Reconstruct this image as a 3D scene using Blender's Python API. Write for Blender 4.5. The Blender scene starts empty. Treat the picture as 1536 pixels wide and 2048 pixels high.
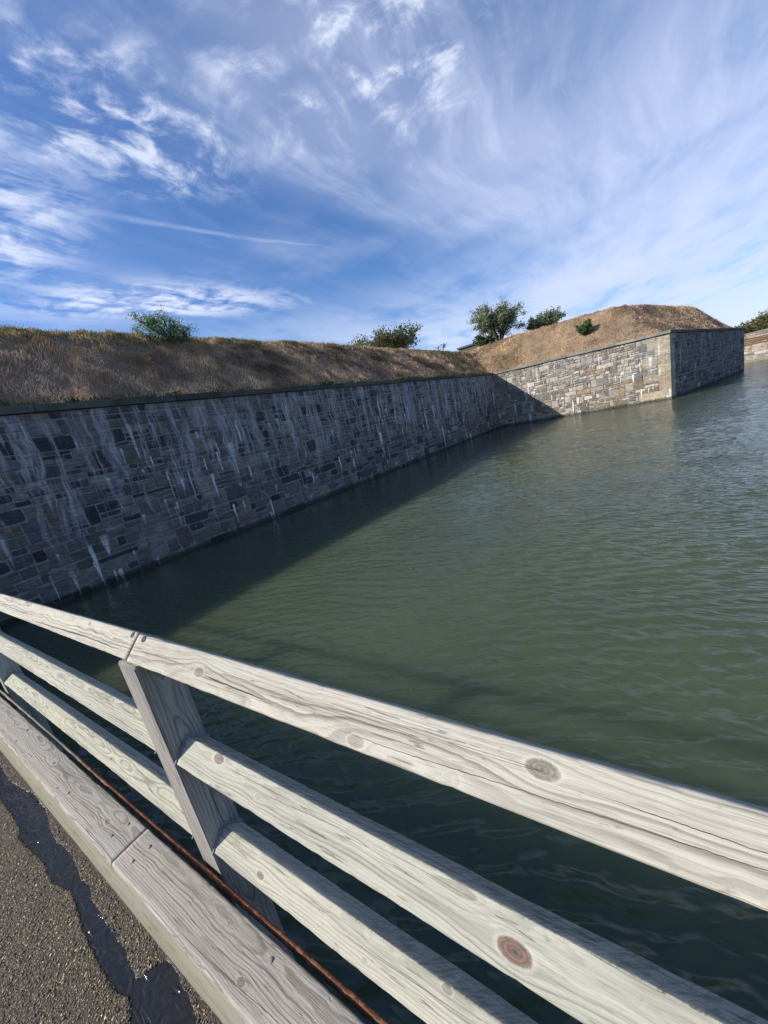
import bpy, bmesh, math, random
import numpy as np
from mathutils import Vector, Matrix

C = bpy.context.scene
COL = C.collection
R = math.radians

# ------------------------------------------------------------------ camera
CAM_H = 3.0            # metres above the moat water (water is z = 0)
RC = [[0.5193673171, -0.3048308605, 0.7983330987],
      [-0.8276240899, 0.0532404408, 0.5587520213],
      [-0.2128284655, -0.9509172424, -0.2246340186]]
cam_d = bpy.data.cameras.new('camera')
cam = bpy.data.objects.new('camera', cam_d)
COL.objects.link(cam)
m = Matrix(((RC[0][0], -RC[0][1], -RC[0][2], 0), (RC[1][0], -RC[1][1], -RC[1][2], 0),
            (RC[2][0], -RC[2][1], -RC[2][2], CAM_H), (0, 0, 0, 1)))
cam.matrix_world = m
cam_d.sensor_fit = 'HORIZONTAL'
cam_d.sensor_width = 36.0
cam_d.lens = 36.0 * 740.7 / 1536.0
cam_d.clip_start = 0.05
cam_d.clip_end = 6000
C.camera = cam

# ------------------------------------------------------------------ light
SUN = Vector((-0.93, 1.0, 0.82)).normalized()
sun_d = bpy.data.lights.new('sun', 'SUN')
sun_d.energy = 4.8
sun_d.angle = R(0.53)
sun_d.color = (1.0, 0.93, 0.82)
sun = bpy.data.objects.new('sun', sun_d)
COL.objects.link(sun)
sun.rotation_euler = (-SUN).to_track_quat('-Z', 'Y').to_euler()
sun.location = (0, 0, 30)

C.view_settings.view_transform = 'Standard'
C.view_settings.look = 'None'
C.view_settings.gamma = 1.0
C.view_settings.use_curve_mapping = False
C.view_settings.exposure = 0.30

world = bpy.data.worlds.new('World')
C.world = world
world.use_nodes = True


class NT:
    """small helper to write node graphs"""
    def __init__(s, tree):
        s.t = tree
        for n in list(tree.nodes):
            tree.nodes.remove(n)

    def n(s, kind, ins=None, **props):
        nd = s.t.nodes.new(kind)
        for k, v in props.items():
            setattr(nd, k, v)
        for k, v in (ins or {}).items():
            sock = nd.inputs[k]
            if isinstance(v, bpy.types.NodeSocket):
                s.t.links.new(v, sock)
            else:
                sock.default_value = v
        return nd

    def math(s, op, a, b=None, c=None, clamp=False):
        ins = {0: a}
        if b is not None:
            ins[1] = b
        if c is not None:
            ins[2] = c
        return s.n('ShaderNodeMath', ins, operation=op, use_clamp=clamp).outputs[0]

    def add(s, a, b): return s.math('ADD', a, b)
    def sub(s, a, b): return s.math('SUBTRACT', a, b)
    def mul(s, a, b): return s.math('MULTIPLY', a, b)
    def mx(s, a, b): return s.math('MAXIMUM', a, b)
    def mn(s, a, b): return s.math('MINIMUM', a, b)

    def step(s, x, lo, hi, a=0.0, b=1.0):
        nd = s.n('ShaderNodeMapRange', {0: x, 1: lo, 2: hi, 3: a, 4: b}, interpolation_type='SMOOTHSTEP')
        return nd.outputs[0]

    def lin(s, x, lo, hi, a=0.0, b=1.0):
        return s.n('ShaderNodeMapRange', {0: x, 1: lo, 2: hi, 3: a, 4: b}).outputs[0]

    def comb(s, x, y, z):
        return s.n('ShaderNodeCombineXYZ', {0: x, 1: y, 2: z}).outputs[0]

    def sep(s, v):
        return s.n('ShaderNodeSeparateXYZ', {0: v}).outputs

    def noise(s, vec, scale, detail=3.0, rough=0.5, dist=0.0, color=False, lac=2.0):
        nd = s.n('ShaderNodeTexNoise', {'Vector': vec, 'Scale': scale, 'Detail': detail, 'Roughness': rough,
                                        'Distortion': dist, 'Lacunarity': lac})
        return nd.outputs['Color' if color else 'Fac']

    def mix(s, f, a, b, mode='MIX'):
        nd = s.n('ShaderNodeMix', {}, data_type='RGBA', blend_type=mode)
        for idx, v in ((0, f), (6, a), (7, b)):
            if isinstance(v, bpy.types.NodeSocket):
                s.t.links.new(v, nd.inputs[idx])
            else:
                nd.inputs[idx].default_value = v if idx == 0 else (tuple(v) + (1.0,) if len(v) == 3 else v)
        return nd.outputs[2]

    def ramp(s, f, stops, interp='LINEAR'):
        nd = s.n('ShaderNodeValToRGB', {0: f})
        cr = nd.color_ramp
        cr.interpolation = interp
        while len(cr.elements) < len(stops):
            cr.elements.new(0.5)
        for e, (p, c) in zip(cr.elements, stops):
            e.position = p
            e.color = tuple(c) + (1.0,) if len(c) == 3 else c
        return nd.outputs[0]

    def vmul(s, v, k):
        return s.n('ShaderNodeVectorMath', {0: v, 1: k}, operation='MULTIPLY').outputs[0]

    def vadd(s, v, k):
        return s.n('ShaderNodeVectorMath', {0: v, 1: k}, operation='ADD').outputs[0]


# ---- world: Nishita sky with wisps of cirrus drawn on a high flat cloud plane
w = NT(world.node_tree)
tc = w.n('ShaderNodeTexCoord').outputs['Generated']
nrm = w.n('ShaderNodeVectorMath', {0: tc}, operation='NORMALIZE').outputs[0]
dx, dy, dz = w.sep(nrm)
zc = w.mx(dz, 0.035)
px = w.math('DIVIDE', dx, zc)
py = w.math('DIVIDE', dy, zc)
P = w.comb(px, py, 0.0)
sky = w.n('ShaderNodeTexSky', sky_type='NISHITA', sun_disc=False, sun_elevation=math.asin(SUN.z),
          sun_rotation=math.atan2(SUN.x, SUN.y), altitude=0.0, air_density=1.0, dust_density=0.6, ozone_density=2.5)


def blob(cx, cy, rx, ry, rot=0.0, soft=1.0):
    ca, sa = math.cos(R(rot)), math.sin(R(rot))
    ax = w.sub(px, cx)
    ay = w.sub(py, cy)
    u = w.mul(w.add(w.mul(ax, ca), w.mul(ay, sa)), 1.0 / rx)
    v = w.mul(w.sub(w.mul(ay, ca), w.mul(ax, sa)), 1.0 / ry)
    d = w.math('SQRT', w.add(w.mul(u, u), w.mul(v, v)))
    return w.step(d, 1.0 + 0.5 * soft, 0.25, 0.0, 1.0)


warp = w.noise(w.vmul(P, (1.0, 1.0, 1.0)), 0.9, 2.0, 0.45, color=True)
wv = w.n('ShaderNodeVectorMath', {0: warp, 1: (0.5, 0.5, 0.5)}, operation='SUBTRACT').outputs[0]
Pw = w.vadd(P, w.n('ShaderNodeVectorMath', {0: wv, 'Scale': 0.45}, operation='SCALE').outputs[0])


def streak(rot, sx, sy, detail, rough, src, dist=0.3):
    mp = w.n('ShaderNodeMapping', {0: src, 2: (0, 0, R(rot)), 3: (sx, sy, 1.0)})
    return w.noise(mp.outputs[0], 1.0, detail, rough, dist)


cirrus = streak(-14, 1.1, 5.5, 7.0, 0.62, Pw)
cirrus2 = streak(-62, 0.9, 3.2, 7.0, 0.6, Pw)
puffs = w.noise(Pw, 7.5, 6.0, 0.6, 0.4)
haze_n = w.noise(Pw, 1.1, 4.0, 0.55)

# broad cover: general, wherever one looks, with the larger banks of the photograph in their places
cov = w.step(haze_n, 0.45, 0.80, 0.02, 0.22)
bankD = w.mx(blob(2.5, -0.15, 1.0, 0.85, 65), blob(3.9, -0.35, 2.2, 0.9, 20))
bankC = blob(1.55, 0.62, 0.85, 0.42, -10)
fan = blob(1.22, 0.62, 0.42, 0.36, -20)
left = blob(0.80, 1.20, 0.40, 0.26, 0)
farl = w.mx(blob(0.62, 1.95, 0.30, 0.5), blob(1.5, 2.32, 0.8, 0.28, -22))
low = w.step(dz, 0.34, 0.12, 0.0, 1.0)

c1 = w.mul(w.step(cirrus, 0.42, 0.75), w.add(w.mul(bankC, 0.40), w.add(w.mul(bankD, 0.30), 0.07)))
c2 = w.mul(w.step(cirrus2, 0.36, 0.72), w.add(w.mul(bankD, 0.22), 0.03))
soft = w.mul(w.add(w.mul(bankD, 1.0), w.mul(bankC, 0.55)), w.step(w.noise(Pw, 1.7, 5.0, .55), .25, .65, .45, 1.0))
c3 = w.mul(w.mul(w.step(puffs, 0.43, 0.74), w.step(cirrus, 0.28, 0.56)), w.mx(w.mul(left, 1.1), w.mul(fan, 1.1)))
c4 = w.mul(w.step(w.add(w.mul(cirrus, .6), w.mul(puffs, .4)), 0.40, 0.58), w.mul(farl, 0.95))
lowc = w.mul(w.step(streak(-24, 0.55, 1.5, 6.0, 0.6, Pw), 0.33, 0.60), w.mul(low, 0.95))
# contrail
ax, ay, bx, by = 0.85, 1.66, 1.95, 1.32
L = math.hypot(bx - ax, by - ay)
ux, uy = (bx - ax) / L, (by - ay) / L
ta = w.add(w.mul(w.sub(px, ax), ux), w.mul(w.sub(py, ay), uy))
tn = w.sub(w.mul(w.sub(py, ay), ux), w.mul(w.sub(px, ax), uy))
tn = w.add(tn, w.mul(w.sub(w.noise(P, 1.6, 2.0), 0.5), 0.16))
wid = w.lin(ta, 0.0, L, 0.036, 0.016)
ct = w.mul(w.step(w.math('DIVIDE', w.math('ABSOLUTE', tn), wid), 1.0, 0.0), w.mul(w.step(ta, -0.1, 0.15), w.step(ta, L + 0.1, L - 0.35)))
ct = w.mul(ct, w.mul(w.step(w.noise(P, 9.0, 4.0), 0.25, 0.55, 0.4, 1.0), 0.20))
tot = w.add(w.add(w.add(cov, c1), w.add(c2, c3)), w.add(w.add(c4, lowc), w.add(w.mul(soft, 0.55), ct)))
tot = w.math('MULTIPLY', tot, w.step(dz, 0.0, 0.05))
tot = w.math('SUBTRACT', 1.0, w.math('POWER', 2.718, w.mul(tot, -1.25)))
hsv = w.n('ShaderNodeHueSaturation', {'Color': sky.outputs[0], 'Saturation': 1.28, 'Value': 1.12}).outputs[0]
hsv = w.mix(1.0, hsv, (1.0, .94, 1.10), 'MULTIPLY')
skycol = w.mix(w.step(dz, 0.0, 0.35, 0.35, 0.0), hsv, (3.9, 5.5, 7.8))
cl = w.mix(tot, skycol, w.mix(w.mx(w.step(c3, .15, .6), w.step(c4, .3, .8)), (5.7, 6.3, 8.1), (7.4, 7.9, 9.1)))
bg = w.n('ShaderNodeBackground', {'Color': cl, 'Strength': 0.108})
wo = w.n('ShaderNodeOutputWorld', {'Surface': bg.outputs[0]})


# ------------------------------------------------------------------ helpers
def link_mesh(name, verts, faces, mat=None, parent=None, smooth=False, loc=None):
    me = bpy.data.meshes.new(name)
    verts = np.asarray(verts, dtype=np.float32).reshape(-1, 3)
    if isinstance(faces, np.ndarray):
        k = faces.shape[1]
        me.vertices.add(len(verts))
        me.vertices.foreach_set('co', verts.ravel())
        me.loops.add(faces.size)
        me.loops.foreach_set('vertex_index', faces.astype(np.int32).ravel())
        me.polygons.add(len(faces))
        me.polygons.foreach_set('loop_start', np.arange(0, faces.size, k, dtype=np.int32))
        me.polygons.foreach_set('loop_total', np.full(len(faces), k, dtype=np.int32))
        me.update(calc_edges=True)
    else:
        me.from_pydata(verts.tolist(), [], faces)
        me.update()
    if smooth:
        me.polygons.foreach_set('use_smooth', np.ones(len(me.polygons), dtype=bool))
    o = bpy.data.objects.new(name, me)
    COL.objects.link(o)
    if mat:
        me.materials.append(mat)
    if parent:
        o.parent = parent
    if loc is not None:
        o.location = loc
    return o


def vcol(me, cols, name='tone'):
    a = me.color_attributes.new(name, 'FLOAT_COLOR', 'POINT')
    c = np.ones((len(me.vertices), 4), dtype=np.float32)
    c[:, :3] = cols
    a.data.foreach_set('color', c.ravel())


def tag(o, label=None, cat=None, group=None, kind=None):
    if label: o['label'] = label
    if cat: o['category'] = cat
    if group: o['group'] = group
    if kind: o['kind'] = kind
    return o


def empty(name, loc=(0, 0, 0)):
    o = bpy.data.objects.new(name, None)
    o.location = loc
    o.empty_display_size = 0.2
    COL.objects.link(o)
    return o


def mat_new(name):
    mt = bpy.data.materials.new(name)
    mt.use_nodes = True
    g = NT(mt.node_tree)
    out = g.n('ShaderNodeOutputMaterial')
    return mt, g, out


def finish(g, out, color, rough, bump=None, bstr=0.5, bdist=0.01, **extra):
    ins = {'Base Color': color, 'Roughness': rough}
    if bump is not None:
        b = g.n('ShaderNodeBump', {'Height': bump, 'Strength': bstr, 'Distance': bdist})
        ins['Normal'] = b.outputs[0]
    for k, v in extra.items():
        ins[k] = v
    p = g.n('ShaderNodeBsdfPrincipled', ins)
    g.t.links.new(p.outputs[0], out.inputs[0])
    return p


def vnoise(x, y, seed=0):
    """cheap value noise, numpy"""
    x = np.asarray(x, dtype=np.float64); y = np.asarray(y, dtype=np.float64)
    xi = np.floor(x).astype(np.int64); yi = np.floor(y).astype(np.int64)
    xf = x - xi; yf = y - yi
    xf = xf * xf * (3 - 2 * xf); yf = yf * yf * (3 - 2 * yf)

    def h(a, b):
        n = (a * 374761393 + b * 668265263 + seed * 974711) & 0xffffffff
        n = ((n ^ (n >> 13)) * 1274126177) & 0xffffffff
        n = n ^ (n >> 16)
        return (n & 0xffff) / 65535.0
    return (h(xi, yi) * (1 - xf) + h(xi + 1, yi) * xf) * (1 - yf) + (h(xi, yi + 1) * (1 - xf) + h(xi + 1, yi + 1) * xf) * yf


def fbm(x, y, seed=0, oct=4):
    s = 0; a = 0.5; t = 0
    for i in range(oct):
        s = s + a * vnoise(x * 2 ** i, y * 2 ** i, seed + i); t += a; a *= 0.5
    return s / t


# ------------------------------------------------------------------ plan of the fort (world metres, water z = 0)
A0 = np.array([-34.0, 16.57])      # curtain wall, far left end
CC = np.array([41.98, 11.67])      # re-entrant corner
BB = np.array([39.30, -3.06])      # shoulder of the bastion
B2 = np.array([63.2, -11.85])      # point of the bastion
RR = np.array([78.0, 14.0])        # returning face


def unit(v): return v / np.linalg.norm(v)


def inward(p, q, ref):
    d = unit(q - p); n = np.array([-d[1], d[0]])
    return n if np.dot(ref - p, n) > 0 else -n


REF = np.array([55.0, 8.0])
n_cur = unit(np.array([-(CC - A0)[1], (CC - A0)[0]]))
n_fl = inward(CC, BB, REF)
n_fa = inward(BB, B2, REF)
n_re = inward(B2, RR, REF)


def dist_in(x, y):
    dc = (x - CC[0]) * n_cur[0] + (y - CC[1]) * n_cur[1]
    df = (x - CC[0]) * n_fl[0] + (y - CC[1]) * n_fl[1]
    da = (x - BB[0]) * n_fa[0] + (y - BB[1]) * n_fa[1]
    dr = (x - B2[0]) * n_re[0] + (y - B2[1]) * n_re[1]
    return np.minimum(np.minimum(np.maximum(dc, df), da), dr)


def under_z(x):
    """underside of the coping, by distance along"""
    return np.interp(x, [-34, 0, 3, 41.5], [5.42, 5.44, 5.45, 5.55])


Z_C, Z_B, Z_B2 = 5.55, 5.07, 4.60
COPT = 0.21


def dc_only(x, y): return (x - CC[0]) * n_cur[0] + (y - CC[1]) * n_cur[1]
def df_only(x, y): return (x - CC[0]) * n_fl[0] + (y - CC[1]) * n_fl[1]


def coptop(x, y):
    zc_ = under_z(np.minimum(x, 41.5)) + COPT
    t = np.clip((11.67 - y) / 14.7, 0, 1)
    zf = Z_C + (Z_B - Z_C) * t
    s = np.clip((x - BB[0]) / (B2[0] - BB[0]), 0, 1)
    zf = np.where(y < -1, np.minimum(zf, Z_B + (Z_B2 - Z_B) * s), zf) + COPT
    return np.where(dc_only(x, y) > df_only(x, y), zc_, zf)


def dist_soft(x, y):
    dc = (x - CC[0]) * n_cur[0] + (y - CC[1]) * n_cur[1]
    df = (x - CC[0]) * n_fl[0] + (y - CC[1]) * n_fl[1]
    da = (x - BB[0]) * n_fa[0] + (y - BB[1]) * n_fa[1]
    dr = (x - B2[0]) * n_re[0] + (y - B2[1]) * n_re[1]
    t = 0.75
    a = np.clip(np.maximum(dc, df), -5, 60); b = np.clip(da, -5, 60); c = np.clip(dr, -5, 60)
    return -t * np.log(np.exp(-a / t) + np.exp(-b / t) + np.exp(-c / t))


def mound_z(x, y):
    d0 = dist_in(x, y)
    d = d0 + (dist_soft(x, y) - d0) * np.clip((d0 - .4) / 1.5, 0, 1)
    base = coptop(x, y) - 0.12
    capc = np.interp(x, [-30, 0, 10, 22, 42, 48], [9.2, 9.2, 9.36, 9.85, 9.65, 9.4])
    capb = 8.95 + 0.045 * np.clip(y, 0, 10) - 0.035 * np.maximum(0, x - 46)
    t = np.clip((x - 41) / 5.0, 0, 1); t = t * t * (3 - 2 * t)
    cap = capc * (1 - t) + capb * t
    k = np.interp(x, [0, 8, 18, 30, 40, 45, 50, 60], [0.98, 0.95, 0.83, 0.78, 0.77, 0.86, 1.06, 1.2])
    s = base + k * (d - 0.45) + 0.12 * (fbm(x * 0.7, y * 0.7, 5) - 0.5) * np.clip(d, 0, 2) / 2 * 2.0
    kk = 0.7
    h = np.clip(0.5 + 0.5 * (cap - s) / kk, 0, 1)
    z = cap * (1 - h) + s * h - kk * h * (1 - h)
    dcrest = (cap - base) / k + 0.45
    z = z - 0.35 * np.maximum(0, d - dcrest - 0.9)
    z = np.where(d > dcrest, np.maximum(z, 6.6), z)
    return z + 0.10 * (fbm(x * 0.9, y * 0.9, 9) - 0.5)


# ------------------------------------------------------------------ materials of the setting
def stone_material(name, axis, warm=0.0, drip_amt=1.0, curtain_amt=1.0, ztop=5.5):
    """axis: world vector along the wall; stains run down from the coping and out of the joints"""
    mt, g, out = mat_new(name)
    pos = g.n('ShaderNodeNewGeometry').outputs['Position']
    x, y, z = g.sep(pos)
    s = g.add(g.mul(x, axis[0]), g.mul(y, axis[1]))
    tone = g.n('ShaderNodeVertexColor', layer_name='tone').outputs[0]
    sz = g.comb(s, z, 0.0)
    # grain and blotches of each stone
    fine = g.noise(pos, 26.0, 5.0, 0.65)
    mid = g.noise(g.vmul(pos, (1.0, 1.0, 2.6)), 3.6, 5.0, 0.6, 0.6)
    col = g.mix(g.step(mid, 0.30, 0.72), g.mix(1.0, tone, (0.62, 0.64, 0.67), 'MULTIPLY'), g.mix(1.0, tone, (1.28, 1.22, 1.12), 'MULTIPLY'))
    col = g.mix(g.mul(g.step(fine, 0.5, 0.8), 0.35), col, (0.30, 0.29, 0.26))
    col = g.mix(g.mul(g.step(fine, 0.48, 0.2), 0.45), col, (0.035, 0.036, 0.038))
    # broad pale curtains of lime running down from the coping
    wob = g.mul(g.sub(g.noise(sz, 0.8, 3.0), 0.5), 0.5)
    sw = g.add(s, wob)
    reach = g.noise(g.comb(g.mul(sw, 0.9), 0.0, 3.0), 1.0, 5.0, 0.75)
    bottom = g.lin(reach, 0.30, 0.70, ztop - 0.3, ztop - 6.2)
    run = g.noise(g.comb(g.mul(sw, 2.6), g.mul(z, 0.16), 0.0), 1.0, 6.0, 0.74)
    brk = g.noise(g.comb(g.mul(sw, 14.0), g.mul(z, 1.6), 2.0), 1.0, 4.0, 0.6)
    above = g.step(g.sub(z, bottom), -0.3, 0.8)
    cur = g.mul(g.mul(above, g.step(run, 0.47, 0.56)), g.step(brk, 0.30, 0.62, 0.35, 1.0))
    cur = g.mul(cur, 0.80 * curtain_amt)
    col = g.mix(cur, col, g.mix(g.step(brk, .35, .7), (0.36, 0.36, 0.38), (0.56, 0.56, 0.58)))
    dk = g.noise(g.comb(g.mul(sw, 3.0), g.mul(z, 0.14), 7.0), 1.0, 4.0, 0.6)
    col = g.mix(g.mul(g.mul(g.step(dk, 0.56, 0.72), g.step(g.sub(z, ztop - 3.2), 0.0, 2.5)), 0.55), col, (0.06, 0.062, 0.05))
    # bright drips that start at a joint
    tot_d = None
    for (cw, chh, w0, seed, den) in ((0.57, 2.0, 0.065, 1.3, 0.52), (0.37, 1.5, 0.034, 8.1, 0.50), (1.05, 2.6, 0.13, 4.4, 0.34)):
        ss = g.math('DIVIDE', g.add(s, g.mul(g.sub(g.noise(g.comb(g.mul(s, 6.0), g.mul(z, 3.0), seed), 1.0, 3.0, 0.6), 0.5), 0.10)), cw)
        ci = g.math('FLOOR', ss)
        fs = g.sub(ss, ci)
        wn0 = g.n('ShaderNodeTexWhiteNoise', {'Vector': g.comb(ci, seed, 0.0)}, noise_dimensions='3D').outputs['Value']
        zz = g.add(g.math('DIVIDE', z, chh), g.mul(wn0, 7.0))
        zi = g.math('FLOOR', zz)
        fz = g.sub(zz, zi)
        wn = g.n('ShaderNodeTexWhiteNoise', {'Vector': g.comb(ci, zi, seed)}, noise_dimensions='3D')
        wc = g.sep(wn.outputs['Color'])
        cen = g.lin(wc[0], 0, 1, 0.3, 0.7)
        top = g.lin(wc[1], 0, 1, 0.55, 0.98)
        bot = g.sub(top, g.mul(g.mul(wc[2], wc[2]), .75))
        bot = g.sub(bot, .10)
        inz = g.mul(g.step(fz, top, g.sub(top, 0.03)), g.step(fz, bot, g.add(bot, 0.12)))
        half = g.mul(g.step(fz, bot, top, 0.25, 1.2), w0 / cw)
        frag = g.noise(g.comb(g.mul(s, 34.0), g.mul(z, 3.5), seed), 1.0, 4.0, 0.7)
        ins = g.step(g.math('ABSOLUTE', g.sub(fs, cen)), half, g.mul(half, 0.45))
        dm = g.mul(g.mul(inz, ins), g.step(g.add(frag, g.mul(g.sub(fz, bot), .22)), 0.42, 0.56))
        dm = g.mul(dm, g.math('LESS_THAN', wn.outputs['Value'], den))
        tot_d = dm if tot_d is None else g.mx(tot_d, dm)
    patch = g.step(g.noise(sz, 0.42, 3.0, 0.6), 0.40, 0.55, .25, 1.0)
    tot_d = g.mul(tot_d, g.mul(patch, 0.95 * drip_amt))
    tot_d = g.mul(tot_d, g.step(z, ztop + .6, ztop - 2.6, .25, 1.0))
    col = g.mix(tot_d, col, (0.80, 0.80, 0.79))
    # dark wet band with weed just above the water
    wl = g.step(g.add(z, g.mul(g.noise(sz, 3.0, 3.0), 0.16)), 0.36, 0.14)
    col = g.mix(g.mul(wl, 0.8), col, (0.018, 0.022, 0.016))
    if warm:
        col = g.mix(warm, col, g.mix(1.0, col, (1.25, 1.04, 0.78), 'MULTIPLY'))
    hgt = g.add(g.mul(fine, 0.35), g.mul(g.noise(g.vmul(pos, (1.0, 1.0, 3.0)), 9.0, 5.0, 0.6), 1.0))
    finish(g, out, col, 0.9, hgt, 1.0, 0.055)
    return mt


M_stone = stone_material('curtain_stone', (1.0, -0.07), 0.0, 1.0, 1.0, 5.5)
M_stone_fl = stone_material('flank_stone', (0.18, -0.98), 0.0, 1.0, 0.35, 5.2)
M_stone_fa = stone_material('face_stone', (0.94, -0.35), 0.0, 0.8, 0.28, 4.9)
M_stone_far = stone_material('outer_wall_stone', (0.0, 1.0), 0.25, 0.15, 0.1, 2.5)


def simple_mat(name, c1, c2, scale, rough=0.9, bscale=None, bstr=0.5, bdist=0.01, stretch=(1, 1, 1), lo=0.35, hi=0.65):
    mt, g, out = mat_new(name)
    pos = g.n('ShaderNodeNewGeometry').outputs['Position']
    n1 = g.noise(g.vmul(pos, stretch), scale, 5.0, 0.6)
    n2 = g.noise(g.vmul(pos, stretch), bscale or scale * 4, 4.0, 0.6)
    col = g.mix(g.step(n1, lo, hi), c1, c2)
    col = g.mix(g.mul(g.step(n2, 0.3, 0.7), 0.3), col, tuple(0.5 * a for a in c1))
    finish(g, out, col, rough, n2, bstr, bdist)
    return mt


# --- stone wall builder
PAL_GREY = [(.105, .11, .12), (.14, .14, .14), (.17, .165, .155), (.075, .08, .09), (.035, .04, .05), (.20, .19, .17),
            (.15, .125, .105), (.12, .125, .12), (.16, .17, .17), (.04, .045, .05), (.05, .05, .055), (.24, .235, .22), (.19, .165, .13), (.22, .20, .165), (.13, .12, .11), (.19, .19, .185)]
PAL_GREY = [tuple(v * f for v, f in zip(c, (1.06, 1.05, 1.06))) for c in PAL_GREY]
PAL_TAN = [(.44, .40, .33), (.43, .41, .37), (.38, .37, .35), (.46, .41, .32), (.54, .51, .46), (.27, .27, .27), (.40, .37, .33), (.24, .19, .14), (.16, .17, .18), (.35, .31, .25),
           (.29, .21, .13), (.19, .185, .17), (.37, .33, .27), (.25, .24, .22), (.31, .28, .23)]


mt_cop, g, out = mat_new('coping_slab')
pos = g.n('ShaderNodeNewGeometry').outputs['Position']
tone = g.n('ShaderNodeVertexColor', layer_name='tone').outputs[0]
c1_ = g.noise(pos, 1.6, 5.0, .6); c2_ = g.noise(pos, 22.0, 5.0, .65)
col = g.mix(g.step(c1_, .3, .7), g.mix(1.0, tone, (.65, .72, .62), 'MULTIPLY'), g.mix(1.0, tone, (1.2, 1.18, 1.12), 'MULTIPLY'))
col = g.mix(g.mul(g.step(c2_, .5, .7), .4), col, (.045, .052, .038))
col = g.mix(g.mul(g.step(g.noise(pos, 7.0, 4.0, .7), .62, .72), .6), col, (.34, .34, .31))
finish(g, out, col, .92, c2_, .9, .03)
M_coping = mt_cop


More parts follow.
